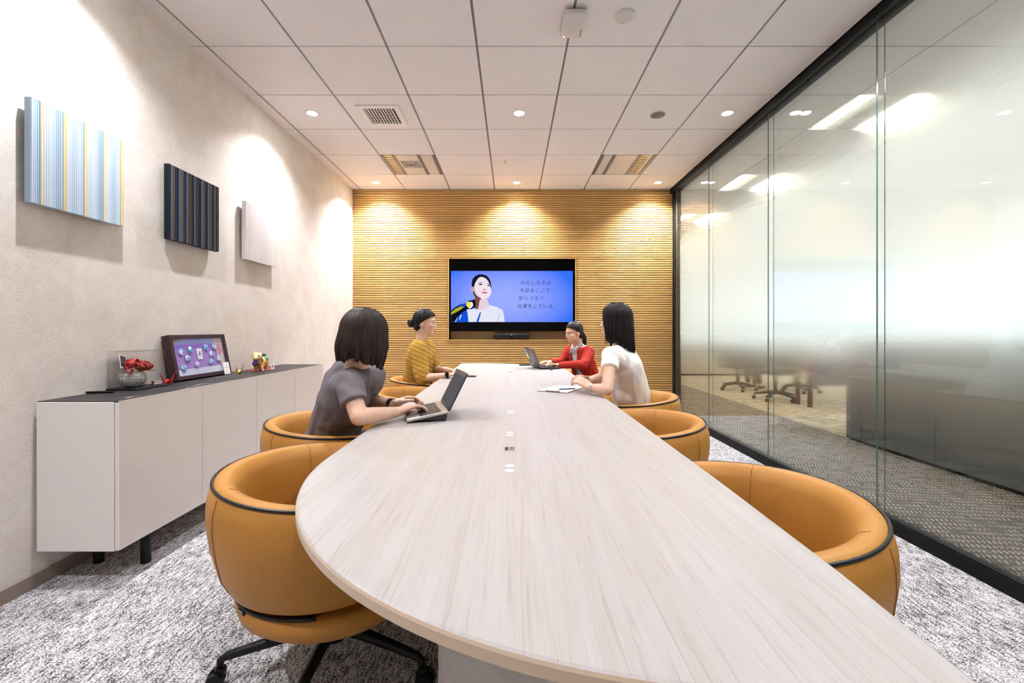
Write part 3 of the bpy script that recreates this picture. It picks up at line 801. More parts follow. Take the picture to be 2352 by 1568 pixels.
# ================================================================== ceiling fittings
t = thing('air_grille', 'square white air grille with dark slats in the ceiling', 'vent', (-1.136, 3.83, ZC))
b = MB()
for a in ((-.178, .178, -.178, -.135), (-.178, .178, .135, .178), (-.178, -.135, -.135, .135), (.135, .178, -.135, .135)): b.box(*a, -.012, 0)
b.build('frame', M_WHITE, t)
MB().box(-.135, .135, -.135, .135, -.002, -.0002).build('duct', M_SLOT, t)
for k in range(10): MB().box(-.127 + k * .0255, -.117 + k * .0255, -.135, .135, -.010, -.002).build('slat', M_WHITEPL, t)
for k in range(5): MB().box(-.135, .135, -.110 + k * .05, -.106 + k * .05, -.005, -.002).build('cross_bar', M_BLACK, t)
t = thing('ceiling_speaker', 'round grey mesh speaker in the ceiling', 'speaker', (1.28, 3.82, ZC))
MB().lathe([(.068, -.0002), (.068, -.004), (.062, -.006)], n=32).build('rim', M_WHITEPL, t, True)
MB().lathe([(.061, -.006), (.060, -.0075), (.03, -.009)], n=32).build('mesh_cover', mat('speaker_mesh', (.20, .18, .165), .7), t, True)
t = thing('sprinkler', 'small brass sprinkler head in the ceiling', 'sprinkler', (-.078, 4.876, ZC))
MB().lathe([(.024, -.0002), (.024, -.003), (.012, -.006)], n=20).build('collar', M_WHITE, t, True)
MB().cyl((0, 0, -.006), (0, 0, -.026), .006, .008, 12).build('nozzle', M_GOLD, t)
MB().cyl((0, 0, -.026), (0, 0, -.028), .016, .016, 12).build('deflector', M_GOLD, t)
t = thing('wireless_access_point', 'white flat network box hanging under a ceiling joint', 'network box', (.372, 2.645, ZC))
MB().rbox(-.066, .066, -.115, .115, -.045, -.018, .01, 3).build('body', M_WHITEPL, t, True)
MB().box(-.05, .05, -.08, .115, -.018, 0).build('bracket', M_SLOT, t)
MB().cyl((-.045, .095, -.0448), (-.045, .095, -.0458), .004, n=12).build('indicator', emis('violet_led', (.7, .65, 1), 4), t)
b = MB()
for k in range(7): b.box(.050, .0555, .03 + k * .009, .03 + k * .009 + (.007 if k % 3 else .005), -.0456, -.0449)
b.build('lettering', M_BLACK, t)
t = thing('smoke_detector', 'round white smoke detector on the ceiling', 'detector', (.677, 2.614, ZC))
MB().lathe([(.060, 0), (.060, -.006), (.054, -.014), (.03, -.017)], n=32).build('body', M_WHITEPL, t, True)
for k in range(5):
    a = math.radians(40 + 25 * k); MB().box(-.001, .001, .032, .042, -.0158, -.0150).xform(Matrix.Rotation(a - PI / 2, 4, 'Z')).build('slot', M_SLOT, t)
# ================================================================== people
def remesh(b, voxel, smooth_it=6, name='m'):
    me = b.mesh(name); o = bpy.data.objects.new('remesh_tmp', me); COL.objects.link(o)
    r = o.modifiers.new('r', 'REMESH'); r.mode = 'VOXEL'; r.voxel_size = voxel; r.use_smooth_shade = True
    if smooth_it:
        s_ = o.modifiers.new('s', 'SMOOTH'); s_.factor = .5; s_.iterations = smooth_it
    dg = bpy.context.evaluated_depsgraph_get(); dg.update()
    out_ = bpy.data.meshes.new_from_object(o.evaluated_get(dg)); bpy.data.objects.remove(o); bpy.data.meshes.remove(me)
    out_.name = name
    out_.polygons.foreach_set('use_smooth', [True] * len(out_.polygons))
    return out_
def vcoords(me):
    a = np.empty(len(me.vertices) * 3); me.vertices.foreach_get('co', a); return a.reshape(-1, 3)
def displace(me, fn):   # fn(co, normal) -> offset along the normal
    nor = np.empty(len(me.vertices) * 3); me.vertices.foreach_get('normal', nor); nor = nor.reshape(-1, 3)
    co = vcoords(me); d = fn(co, nor)
    me.vertices.foreach_set('co', (co + nor * d[:, None]).ravel()); me.update()
def folds(co, amp, dirv, freq, seed=0.0):
    dirv = np.array(dirv) / np.linalg.norm(dirv)
    q = np.array([noise.noise(Vector((p[0] * 7 + seed, p[1] * 7, p[2] * 7))) for p in co])
    return amp * np.sin((co @ dirv) * freq + q * 5.0) * (0.5 + q)

M_SKIN = mat('skin', rough=.5, spec=.35)
base(M_SKIN, ramp(M_SKIN, noise_n(M_SKIN, coords(M_SKIN), 30, 3), [(.3, (.62, .385, .275)), (.7, (.69, .45, .335))]))
M_SKIN.node_tree.nodes['Principled BSDF'].inputs['Subsurface Weight'].default_value = .08
M_SKIN.node_tree.nodes['Principled BSDF'].inputs['Subsurface Radius'].default_value = (.01, .004, .002)
def hair_mat(name, c0, c1):
    m = mat(name, rough=.40, spec=.28)
    base(m, ramp(m, noise_n(m, coords(m, (60, 60, 6)), 1.0, 4, .6), [(.35, c0), (.7, c1)]))
    bump(m, noise_n(m, coords(m, (130, 130, 9)), 1.0, 3, .6), .25, .003)
    return m
M_HAIRB = hair_mat('brown_hair', (.010, .005, .0035), (.042, .020, .013))
M_HAIRK = hair_mat('black_hair', (.004, .0025, .0025), (.011, .007, .006))
M_LIP = mat('lips', (.55, .20, .17), .45)
M_EYEW = mat('eye_white', (.80, .78, .75), .3)
M_IRIS = mat('iris', (.02, .012, .008), .2)
M_BROW = mat('eyebrow', (.03, .02, .015), .7)
M_NAIL = mat('nail', (.70, .42, .36), .3)

class Frame:
    def __init__(s, o, fwd, up=(0, 0, 1)):
        s.o = Vector(o); s.f = Vector(fwd).normalized(); s.s = Vector(up).cross(s.f).normalized(); s.u = s.f.cross(s.s)
        s.R = Matrix((s.f, s.s, s.u)).transposed()
    def p(s, x, y, z): return s.o + s.f * x + s.s * y + s.u * z

def hand_prims(b, wrist, tip_dir, down, side, curl=.5, sc=1.0, spread=.10, thumb_curl=.4, curls=None):
    """palm of four metacarpals, four bent fingers of different length, a thumb off the side of the palm"""
    d = Vector(tip_dir).normalized(); n = Vector(down); n = (n - d * n.dot(d)).normalized(); sd = Vector(side); sd = (sd - d * sd.dot(d) - n * sd.dot(n)).normalized()
    w = Vector(wrist)
    b.cap(w - d * .012 * sc, w + d * .014 * sc, .0205 * sc, .021 * sc)
    lens = [(.041, .024, .019), (.045, .028, .020), (.042, .026, .019), (.033, .020, .017)]
    tips = []
    for k in range(4):
        off = (1.5 - k) * .0175 * sc
        kn = w + d * (.082 - .004 * abs(k - 1)) * sc + sd * off - n * .002
        b.cap(w + d * .012 * sc + sd * off * .75, kn, .0135 * sc, .0105 * sc)
        cur = kn; ang = 0.0; c0 = (curls[k] if curls else curl)
        dd = (d + sd * (1.5 - k) * spread).normalized()
        for j, ln in enumerate(lens[k]):
            ang += c0 * (0.75, 1.0, .7)[j]
            q = (dd * math.cos(ang) + n * math.sin(ang)).normalized()
            nx = cur + q * ln * sc
            b.cap(cur, nx, (.0092 - .0009 * j) * sc, (.0083 - .0010 * j) * sc, n=10); cur = nx
        tips.append(cur)
    th0 = w + d * .020 * sc + sd * .018 * sc + n * .004
    th1 = th0 + (d * .65 + sd * .62 + n * .25).normalized() * .042 * sc
    th2 = th1 + (d * (.85) + sd * (.45 - thumb_curl * .5) + n * .25).normalized() * .030 * sc
    th3 = th2 + (d * 1.0 + sd * (.1 - thumb_curl * .6) + n * .25).normalized() * .024 * sc
    b.cap(th0, th1, .0155 * sc, .0118 * sc); b.cap(th1, th2, .0108 * sc, .0098 * sc); b.cap(th2, th3, .0098 * sc, .008 * sc)
    return tips

def head_prims(b, F, sc):
    E = lambda c, r: b.ell(F.p(c[0] * sc, c[1] * sc, c[2] * sc), (r[0] * sc, r[1] * sc, r[2] * sc), F.R, 24, 16)
    E((-.012, 0, .030), (.098, .076, .094)); E((.022, 0, -.030), (.070, .062, .086)); E((.052, 0, -.088), (.033, .034, .027))
    E((.040, 0, -.055), (.052, .050, .045)); E((.070, 0, .026), (.026, .052, .018))
    for s_ in (-1, 1):
        E((.062, s_ * .036, -.026), (.026, .024, .024))
        E((-.008, s_ * .076, -.012), (.019, .008, .030))
    b.cap(F.p(.088 * sc, 0, .006 * sc), F.p(.103 * sc, 0, -.030 * sc), .007 * sc, .0115 * sc)
    for s_ in (-1, 1): E((.092, s_ * .011, -.033), (.010, .008, .007))
    E((.083, 0, -.060), (.012, .022, .006)); E((.081, 0, -.069), (.012, .019, .006))

def face_parts(F, sc, par):
    for s_ in (-1, 1):
        c = F.p(.079 * sc, s_ * .031 * sc, 0 * sc)
        eye = MB().ell(c, (.0095 * sc, .014 * sc, .0062 * sc), F.R, 14, 10); eye.build('eye', M_EYEW, par, True)
        MB().ell(F.p(.0865 * sc, s_ * .031 * sc, 0), (.003 * sc, .0058 * sc, .0056 * sc), F.R, 12, 8).build('iris', M_IRIS, par, True)
        MB().tube([F.p(.088 * sc, s_ * .016 * sc, .0185 * sc), F.p(.090 * sc, s_ * .030 * sc, .023 * sc), F.p(.078 * sc, s_ * .046 * sc, .020 * sc)], [.0022, .0026, .001], 6).build('eyebrow', M_BROW, par, True)
        MB().tube([F.p(.088 * sc, s_ * .018 * sc, .003 * sc), F.p(.0895 * sc, s_ * .031 * sc, .0068 * sc), F.p(.080 * sc, s_ * .045 * sc, .003 * sc)], [.001, .0014, .001], 6).build('eyelash', M_IRIS, par, True)
    MB().tube([F.p(.088 * sc, -.021 * sc, -.0640 * sc), F.p(.0955 * sc, -.006 * sc, -.0605 * sc), F.p(.0945 * sc, 0, -.062 * sc), F.p(.0955 * sc, .006 * sc, -.0605 * sc), F.p(.088 * sc, .021 * sc, -.0640 * sc)], [.001, .0034, .0032, .0034, .001], 8).build('lips', M_LIP, par, True)
    MB().tube([F.p(.087 * sc, -.019 * sc, -.0655 * sc), F.p(.0935 * sc, 0, -.0705 * sc), F.p(.087 * sc, .019 * sc, -.0655 * sc)], [.001, .0042, .001], 8).build('lips', M_LIP, par, True)

def hair_shell(F, sc, length, theta_end, infl=1.10, flare=.0, jag=.02, ridges=.0035, seed=1, n=240, rows=26, curl_in=.0, part=0.0, back_flat=0.0):
    """a cap of hair lying over the skull; each column follows the skull to theta_end(phi), then hangs length(phi)"""
    rnd = random.Random(seed); A, B, Cc = .104 * sc * infl, .082 * sc * infl, .100 * sc * infl
    ph_noise = [sum(rnd.uniform(-1, 1) * math.sin(k * 2 * PI * i / n + rnd.random()) for k in ()) for i in range(n)]
    raw = [rnd.uniform(-1, 1) for _ in range(n)]; low = [rnd.uniform(-1, 1) for _ in range(n // 5 + 2)]
    def lowf(i):
        q = i / 5; k = int(q); f = q - k; return low[k] * (1 - f) + low[(k + 1) % len(low)] * f
    outer = []
    for i in range(n):
        phi = 2 * PI * i / n - PI      # 0 = face
        te = math.radians(theta_end(phi)); ln = length(phi) * (1 + jag * 4 * lowf(i) + jag * 2 * raw[i]); col = []
        arc = te * .098 * sc; tot = arc + max(ln, 0); prev = None
        for j in range(rows + 1):
            s_ = tot * j / rows; g_ = (1 + 0.0) ; rid = ridges * (0.55 * raw[i] + .9 * lowf(i)) * min(1, s_ / .05)
            if s_ <= arc or ln <= 0:
                th = te * (s_ / arc) if arc > 0 else 0
                r = 1 + rid / .1
                x, y, z = A * math.sin(th) * math.cos(phi) * r, B * math.sin(th) * math.sin(phi) * r, Cc * math.cos(th) * r
                p = Vector((x - .012 * sc, y, z + .030 * sc))
            else:
                th = te; e = s_ - arc; q = e / max(ln, 1e-6)
                x, y, z = A * math.sin(th) * math.cos(phi), B * math.sin(th) * math.sin(phi), Cc * math.cos(th)
                out_ = 1 + (flare * q - curl_in * max(0, q - .6) * 2.2) + rid / .1
                p = Vector((x * out_ - .012 * sc, y * out_, z + .030 * sc - e))
            col.append(F.o + F.R @ p)
        outer.append(col)
    b = MB(); R1 = rows + 1; cen = F.p(-.012 * sc, 0, .02 * sc)
    for lay_ in (0, 1):
        for col in outer:
            for p in col:
                if lay_ == 0: b.v.append(tuple(p))
                else:
                    axis = cen + F.u * max(-10, (p - cen).dot(F.u)) if (p - cen).dot(F.u) < 0 else cen
                    q = p - axis; b.v.append(tuple(axis + q * max(.3, 1 - .013 / max(q.length, .02))))
    off = n * R1
    for i in range(n):
        k = (i + 1) % n
        for j in range(rows):
            b.f.append((i * R1 + j, i * R1 + j + 1, k * R1 + j + 1, k * R1 + j))
            b.f.append((off + i * R1 + j, off + k * R1 + j, off + k * R1 + j + 1, off + i * R1 + j + 1))
        b.f.append((i * R1 + rows, off + i * R1 + rows, off + k * R1 + rows, k * R1 + rows))
    b.mi = [0] * len(b.f)
    return b
def locks(b, F, sc, phis, length, theta_end, infl=1.13, seed=3, r=.006, flare=.05, curl_in=0.0):
    rnd = random.Random(seed); A, B, Cc = .104 * sc * infl, .082 * sc * infl, .100 * sc * infl
    for ph in phis:
        phi = math.radians(ph + rnd.uniform(-4, 4)); te = math.radians(theta_end(phi)); ln = length(phi) * rnd.uniform(.86, 1.10); w = rnd.uniform(-.05, .05); pts = []
        for j in range(14):
            s_ = j / 13
            if s_ < .5:
                th = te * (.25 + .75 * s_ / .5); o_ = 1; e = 0
            else:
                th = te; q = (s_ - .5) / .5; e = ln * q; o_ = 1 + flare * q - curl_in * max(0, q - .6) * 2.2
            f_ = phi + w * s_ * 2
            pts.append(F.o + F.R @ Vector((A * math.sin(th) * math.cos(f_) * o_ - .012 * sc, B * math.sin(th) * math.sin(f_) * o_, Cc * math.cos(th) + .03 * sc - e)))
        rr = [r * (.35 + .65 * math.sin(PI * min(1, (.15 + j / 13 * .85)))) for j in range(14)]
        b.tube(pts, rr, 6)

def person(label, J, hair, cloth, trousers, head_sc=.95, hands=None, skirt=None):
    """J holds joints in room coordinates; the body is one surface, clothes and hair are parts"""
    base_p = Vector((J['pelvis'].x, J['pelvis'].y, 0)); T = Matrix.Translation(-base_p)
    t = thing('person', label, 'person', base_p)
    F = Frame(J['head'], J['face'], J.get('headup', (0, 0, 1)))
    b = MB(); head_prims(b, F, head_sc)
    b.cap(F.p(-.022 * head_sc, 0, -.06 * head_sc), J['neck'] + Vector((0, 0, .0)), .050 * head_sc, .055)
    sL, sR = J['shL'], J['shR']; ac = (sL - sR).normalized(); fw = J['fwd'].normalized(); up = fw.cross(ac)
    if up.z < 0: up = -up
    RT = Matrix((fw, ac, up)).transposed()
    b.ell(J['chest'], (.076, .120, .14), RT); b.ell(J['waist'], (.072, .10, .115), RT); b.ell(J['pelvis'] + Vector((0, 0, .04)), (.10, .14, .10), RT)
    b.cap(J['pelvis'], J['waist'], .085, .075); b.cap(J['waist'], J['chest'], .075, .078); b.cap(J['chest'], J['neck'] - Vector((0, 0, .035)), .085, .055)
    for s_ in (sL, sR): b.cap(J['neck'] - Vector((0, 0, .045)), s_, .045, .044); b.cap(s_, s_ * .6 + J['chest'] * .4, .045, .055)
    for q in ('L', 'R'):
        b.cap(J['sh' + q], J['el' + q], .044, .036); m_ = J['el' + q].lerp(J['wr' + q], .3)
        b.cap(J['el' + q], m_, .036, .0365); b.cap(m_, J['wr' + q], .0365, .0225)
        hp = hands[q]; hand_prims(b, J['wr' + q], **hp)
        kn, an = J['kn' + q], J['an' + q]
        hipq = J['pelvis'] + ac * (.085 if q == 'L' else -.085) + Vector((0, 0, -.0))
        b.cap(hipq, kn, .078, .054); b.cap(kn, an, .052, .032); b.cap(an + Vector((0, 0, -.035)), an + Vector((0, 0, -.035)) + fw * .15, .030, .026)
    me = remesh(b, .0048, 5, 'body'); me.transform(T); me.materials.append(M_SKIN); body = obj('body', me, t)
    fp = [c for c in ()]
    n0 = set(bpy.data.objects.keys())
    face_parts(F, head_sc, body)
    for o in body.children: o.data.transform(T)
    # trousers
    b = MB(); b.ell(J['pelvis'] + Vector((0, 0, .04)), (.125, .165, .115), RT)
    for q in ('L', 'R'):
        hipq = J['pelvis'] + ac * (.085 if q == 'L' else -.085)
        b.cap(hipq, J['kn' + q], .090, .066); b.cap(J['kn' + q], J['an' + q] + Vector((0, 0, .06)), .064, .05)
    me = remesh(b, .011, 5, 'trousers'); me.transform(T); me.materials.append(trousers); obj('trousers', me, t)
    for q in ('L', 'R'):
        a = J['an' + q]; bb = MB(); bb.ell(a + fw * .06 + Vector((0, 0, -.045)), (.125, .042, .032), Matrix((fw, Vector((0, 0, 1)).cross(fw), Vector((0, 0, 1)))).transposed())
        bb.v = [(x, y, max(z, .004)) for x, y, z in bb.v]; bb.xform(T).build('shoe', M_BLKPL, t, True)
    for nm, me, mm in cloth(J, RT, ac, fw, up):
        me.transform(T); me.materials.append(mm); obj(nm, me, t)
    for nm, me, mm in hair(F, head_sc):
        me.transform(T); me.materials.append(mm); obj(nm, me, t)
    return t, T

def top_prims(J, RT, infl=.012, hem=.0, slL=.5, slR=.5, sl_r=.058, waist_r=.02, shoulder=.014, drop=0.0):
    b = MB()
    b.ell(J['chest'], (.092 + infl, .135 + infl, .155 + infl), RT); b.ell(J['waist'], (.088 + infl + waist_r, .118 + infl + waist_r, .14 + infl), RT)
    b.ell(J['pelvis'] + Vector((0, 0, .06)), (.118 + infl, .158 + infl, .105 + hem), RT)
    b.cap(J['pelvis'] + Vector((0, 0, .05)), J['waist'], .105 + infl + waist_r * .6, .09 + infl + waist_r); b.cap(J['waist'], J['chest'], .09 + infl + waist_r, .096 + infl)
    b.cap(J['chest'], J['neck'] - Vector((0, 0, .045)), .085 + infl, .055 + infl)
    acv = (J['shL'] - J['shR']).normalized()
    for s_ in (-1, 1): b.cap(J['chest'] + acv * .05 * s_, J['pelvis'] + acv * .055 * s_ + Vector((0, 0, .09)), .088 + infl, .096 + infl)
    for q, sl in (('L', slL), ('R', slR)):
        s_ = J['sh' + q]
        b.cap(J['neck'] - Vector((0, 0, .052)), s_, .046 + infl * .7, .044 + shoulder); b.cap(s_, s_ * .6 + J['chest'] * .4, .05 + infl, .07 + infl)
        e = s_.lerp(J['el' + q], min(sl, 1.0)); d = (J['el' + q] - s_).normalized()
        b.cap(s_, s_ + d * .03, .044 + shoulder, .044 + shoulder); b.cyl(s_, e + d * 0, .044 + shoulder, sl_r, 20)
        if sl > 1.0:
            w_ = J['el' + q].lerp(J['wr' + q], sl - 1.0); b.cap(J['el' + q], J['el' + q], sl_r, sl_r); b.cyl(J['el' + q], w_, sl_r, .034, 20)
    return b
V = Vector

# --- person in the grey T-shirt
M_GREYT = mat('grey_tshirt', (.165, .145, .160), .85, spec=.2)
def cloth_grey(J, RT, ac, fw, up):
    me = remesh(top_prims(J, RT, .012, .02, .55, .62, .060, .016), .007, 6, 'tshirt')
    displace(me, lambda co, n: folds(co, .0040, (.5, .2, .8), 60) + folds(co, .0025, (-.6, .5, .5), 95, 3))
    return [('tshirt', me, M_GREYT)]
def hair_bob(F, sc):
    L_ = lambda ph: .143 + .014 * math.cos(ph) if abs(ph) > .75 else .10
    te = lambda ph: 92
    b = hair_shell(F, sc, L_, te, 1.12, .15, .022, .0035, 4, curl_in=.20)
    locks(b, F, sc, [45 + a * .75 for a in range(360)], L_, te, 1.125, 5, .0026, .17, .22)
    return [('hair', b.mesh('hair', True), M_HAIRB)]
Jg = dict(pelvis=V((-.93, 2.27, .53)), waist=V((-.875, 2.19, .70)), chest=V((-.795, 2.09, .855)), neck=V((-.725, 2.035, .985)),
          shR=V((-.715, 1.905, .925)), shL=V((-.70, 2.215, .925)), elR=P(826, 958, 1.81), wrR=P(918, 945, 2.0), elL=V((-.78, 2.31, .785)), wrL=P(905, 927, 2.17),
          knL=V((-.47, 2.40, .53)), knR=V((-.47, 2.20, .53)), anL=V((-.50, 2.42, .10)), anR=V((-.50, 2.22, .10)), fwd=V((.97, .18, 0)),
          head=P(841, 774, 2.0), face=V((.62, .78, -.12)))
hg = dict(R=dict(tip_dir=(.75, .55, .20), down=(.45, .1, -.9), side=(-.5, .8, .1), curl=.55, sc=.98, spread=.10), L=dict(tip_dir=(.85, .2, .25), down=(.4, -.35, -.85), side=(-.1, -.9, .3), curl=.55, sc=.98))
pg, Tg = person('person with a brown bob in a grey T-shirt typing on a laptop', Jg, hair_bob, cloth_grey, mat('dark_trousers', (.02, .02, .025), .8), .96, hg)
d = (Jg['wrL'] - Jg['elL']).normalized(); c = Jg['wrL'] - d * .012
MB().cyl(c - d * .012, c + d * .012, .0275, .0268, 24).xform(Tg).build('wrist_band', mat('navy_band', (.008, .012, .03), .5), pg, 'auto')

# --- person in the white blouse
M_BLOUSE = mat('white_blouse', (.84, .80, .77), .75, spec=.2)
def cloth_white(J, RT, ac, fw, up):
    me = remesh(top_prims(J, RT, .016, .04, .40, .38, .058, .026, .012), .0075, 10, 'blouse')
    displace(me, lambda co, n: folds(co, .0030, (.8, .6, .12), 62, 1) + folds(co, .0015, (.5, .2, .7), 60, 5))
    return [('blouse', me, M_BLOUSE)]
def hair_long(F, sc):
    L_ = lambda ph: (.175 + .06 * max(0, -math.cos(ph))) * min(1, max(0, (abs(ph) - .55) / .35))
    te = lambda ph: 62 + 28 * min(1, max(0, (abs(ph) - .3) / .5))
    b = hair_shell(F, sc, L_, te, 1.10, .05, .045, .003, 9, curl_in=.03)
    locks(b, F, sc, [56 + a * .7 for a in range(355)], L_, te, 1.105, 8, .0026, .08, .0)
    return [('hair', b.mesh('hair', True), M_HAIRK)]
Jw = dict(pelvis=V((.87, 3.17, .53)), waist=V((.85, 3.11, .71)), chest=V((.795, 3.03, .905)), neck=V((.755, 3.02, 1.06)),
          shL=V((.650, 2.86, .985)), shR=V((.755, 3.19, .985)), elL=V((.585, 2.68, .785)), wrL=P(1357, 889, 2.80), elR=V((.665, 3.24, .80)), wrR=V((.525, 3.035, .800)),
          knL=V((.46, 3.06, .53)), knR=V((.46, 3.26, .53)), anL=V((.50, 3.06, .10)), anR=V((.50, 3.26, .10)), fwd=V((-.96, -.25, 0)),
          head=P(1414, 738, 3.03), face=V((-.95, .31, -.02)))
hw = dict(L=dict(tip_dir=(-.66, .55, .42), down=(-.30, .75, -.55), side=(.3, .45, .8), curl=.50, sc=1.03, spread=.12, curls=(.30, .42, .5, .55)), R=dict(tip_dir=(-.80, -.50, .30), down=(-.25, -.8, -.5), side=(.2, -.45, .85), curl=.55, sc=1.0, spread=.12))
pw, Tw = person('person with long dark hair in a white blouse, hands clasped on the table', Jw, hair_long, cloth_white, mat('beige_trousers', (.30, .25, .20), .8), .96, hw)
d = (Jw['wrL'] - Jw['elL']).normalized(); c = Jw['wrL'] - d * .022
bw = MB().cyl(c - d * .006, c + d * .006, .0275, .0268, 24).xform(Tw).build('watch_band', M_STEEL, pw, 'auto')
q = V((.1, -.8, .45)).normalized()
MB().cyl(c + q * .024, c + q * .032, .0135, .0130, 20).xform(Tw).build('watch_face', M_STEEL, bw, 'auto')

# --- person in the mustard knit
M_KNIT = mat('mustard_knit', (.44, .255, .045), .85, spec=.2)
def cloth_mustard(J, RT, ac, fw, up):
    b = top_prims(J, RT, .020, .02, 1.0, 1.0, .062, .022, .030)
    for q in ('L', 'R'): b.cap(J['sh' + q].lerp(J['chest'], .35), J['el' + q].lerp(J['sh' + q], .25), .075, .07)
    for q in ('L', 'R'):
        e = J['el' + q]; w_ = e.lerp(J['wr' + q], .14); b.cap(e, e, .056, .056); b.cyl(e, w_, .056, .048, 20)
    me = remesh(b, .006, 6, 'knit_top')
    def rib(co, n):
        ph = co @ np.array((.42, .15, .9)) * 2 * PI / .034
        return .0055 * np.maximum(0, np.sin(ph)) ** 4 + folds(co, .003, (.6, .2, .8), 40, 2)
    displace(me, rib)
    return [('knit_top', me, M_KNIT)]
def hair_bun(F, sc):
    te = lambda ph: 68 + 40 * min(1, (abs(ph) / 1.6) ** 2) + 24 * min(1, max(0, abs(ph) - 1.6) / .6)
    b = hair_shell(F, sc, lambda ph: 0, te, 1.045, 0, .0, .0022, 12)
    b.ell(F.p(-.058 * sc, 0, -.042 * sc), (.050 * sc, .058 * sc, .046 * sc), F.R, 24, 14)
    out_ = [('hair', b.mesh('hair', True), M_HAIRK)]
    bb = MB(); c = F.p(-.128 * sc, 0, -.012 * sc)
    bb.ell(c, (.036 * sc, .040 * sc, .034 * sc), F.R, 24, 16); rnd = random.Random(2)
    for k in range(10):
        a = rnd.uniform(0, 2 * PI); ax = V((rnd.uniform(-.3, .3), math.cos(a), math.sin(a))).normalized(); e1 = ax.orthogonal().normalized(); e2 = ax.cross(e1)
        bb.tube([c + F.R @ ((e1 * math.cos(q) * .033 + e2 * math.sin(q) * .035) * sc) for q in (2 * PI * i / 24 for i in range(24))], .007, 6, True)
    bb.cap(F.p(-.09 * sc, 0, .0), c, .034 * sc, .026 * sc)
    out_.append(('hair_bun', bb.mesh('hair_bun', True), M_HAIRK)); return out_
Jm = dict(pelvis=V((-.90, 4.15, .53)), waist=V((-.885, 4.09, .71)), chest=V((-.85, 4.0, .905)), neck=V((-.825, 3.985, 1.06)),
          shR=V((-.83, 3.84, .985)), shL=V((-.80, 4.15, .985)), elR=V((-.775, 3.76, .735)), wrR=P(1032, 861, 3.73), elL=V((-.76, 4.22, .775)), wrL=V((-.56, 4.02, .780)),
          knL=V((-.45, 4.25, .53)), knR=V((-.45, 4.05, .53)), anL=V((-.48, 4.26, .10)), anR=V((-.48, 4.06, .10)), fwd=V((.98, .05, 0)),
          head=P(978, 741, 3.98), face=V((.99, -.06, -.06)))
hm = dict(R=dict(tip_dir=(.85, .45, .15), down=(.15, .1, -.95), side=(-.4, .85, .1), curl=.32, sc=.95), L=dict(tip_dir=(.9, -.25, .05), down=(.1, -.1, -.95), side=(-.2, -.9, .1), curl=.28, sc=.95))
pm, Tm = person('person with dark hair in a bun wearing a mustard ribbed knit top', Jm, hair_bun, cloth_mustard, mat('grey_trousers', (.06, .06, .065), .8), .99, hm)
d = (Jm['wrR'] - Jm['elR']).normalized(); c = Jm['wrR'] - d * .012
wbn = MB().cyl(c - d * .010, c + d * .010, .0275, .0268, 24).xform(Tm).build('watch_band', M_BLKPL, pm, 'auto')
q = V((-.1, -.9, .4)).normalized(); MB().rbox(-.016, .016, -.018, .018, 0, .009, .003, 2).xform(Tm @ Matrix.Translation(c + q * .023) @ q.to_track_quat('Z', 'Y').to_matrix().to_4x4()).build('watch_face', M_TVB, wbn, True)

# --- person in the red cardigan
M_RED = mat('red_cardigan', (.40, .026, .018), .8, spec=.2)
M_PRINT = mat('white_print_blouse', rough=.7)
base(M_PRINT, ramp(M_PRINT, noise_n(M_PRINT, coords(M_PRINT, (28, 28, 9)), 1.0, 2), [(.40, (.25, .27, .27)), (.47, (.75, .75, .74))]))
def cloth_red(J, RT, ac, fw, up):
    bl = remesh(top_prims(J, RT, .008, .0, .3, .3, .05, .008, .004), .009, 5, 'blouse')
    ca = remesh(top_prims(J, RT, .020, .03, 1.97, 1.97, .052, .018, .018), .007, 6, 'cardigan')
    displace(ca, lambda co, n: folds(co, .0035, (.4, .3, .8), 70, 4))
    bm = bmesh.new(); bm.from_mesh(ca); f2 = (fw + ac * .0).normalized(); kill = []
    for f in bm.faces:
        c_ = f.calc_center_median(); r = c_ - J['chest']
        sd = abs(r.dot(ac)); h = r.z
        lim = .040 + .10 * max(0, min(.25, h + .02)) + .02 * max(0, -h)
        if (r.dot(fw) > .0 and sd < lim) or (c_.z > J['neck'].z - .022 and (c_ - J['neck']).length < .11): kill.append(f)
    bmesh.ops.delete(bm, geom=kill, context='FACES')
    for it in range(14):
        new = {}
        for v_ in bm.verts:
            if v_.is_boundary:
                nb = [e_.other_vert(v_).co for e_ in v_.link_edges if e_.is_boundary]
                if nb: new[v_] = v_.co * .4 + sum(nb, Vector()) / len(nb) * .6
        for v_, c_ in new.items(): v_.co = c_
    bm.to_mesh(ca); bm.free()
    col_ = MB()
    for s_ in (-1, 1):
        n_ = J['neck']; col_.tube([n_ - fw * .055 + V((0, 0, .02)), n_ + ac * s_ * .052 + V((0, 0, .012)), n_ + fw * .055 + ac * s_ * .032 - V((0, 0, .035)), n_ + fw * .085 + ac * s_ * .02 - V((0, 0, .09))], [.016, .016, .015, .008], 8)
    return [('blouse', bl, M_PRINT), ('cardigan', ca, M_RED), ('blouse_collar', col_.mesh('blouse_collar', True), M_PRINT)]
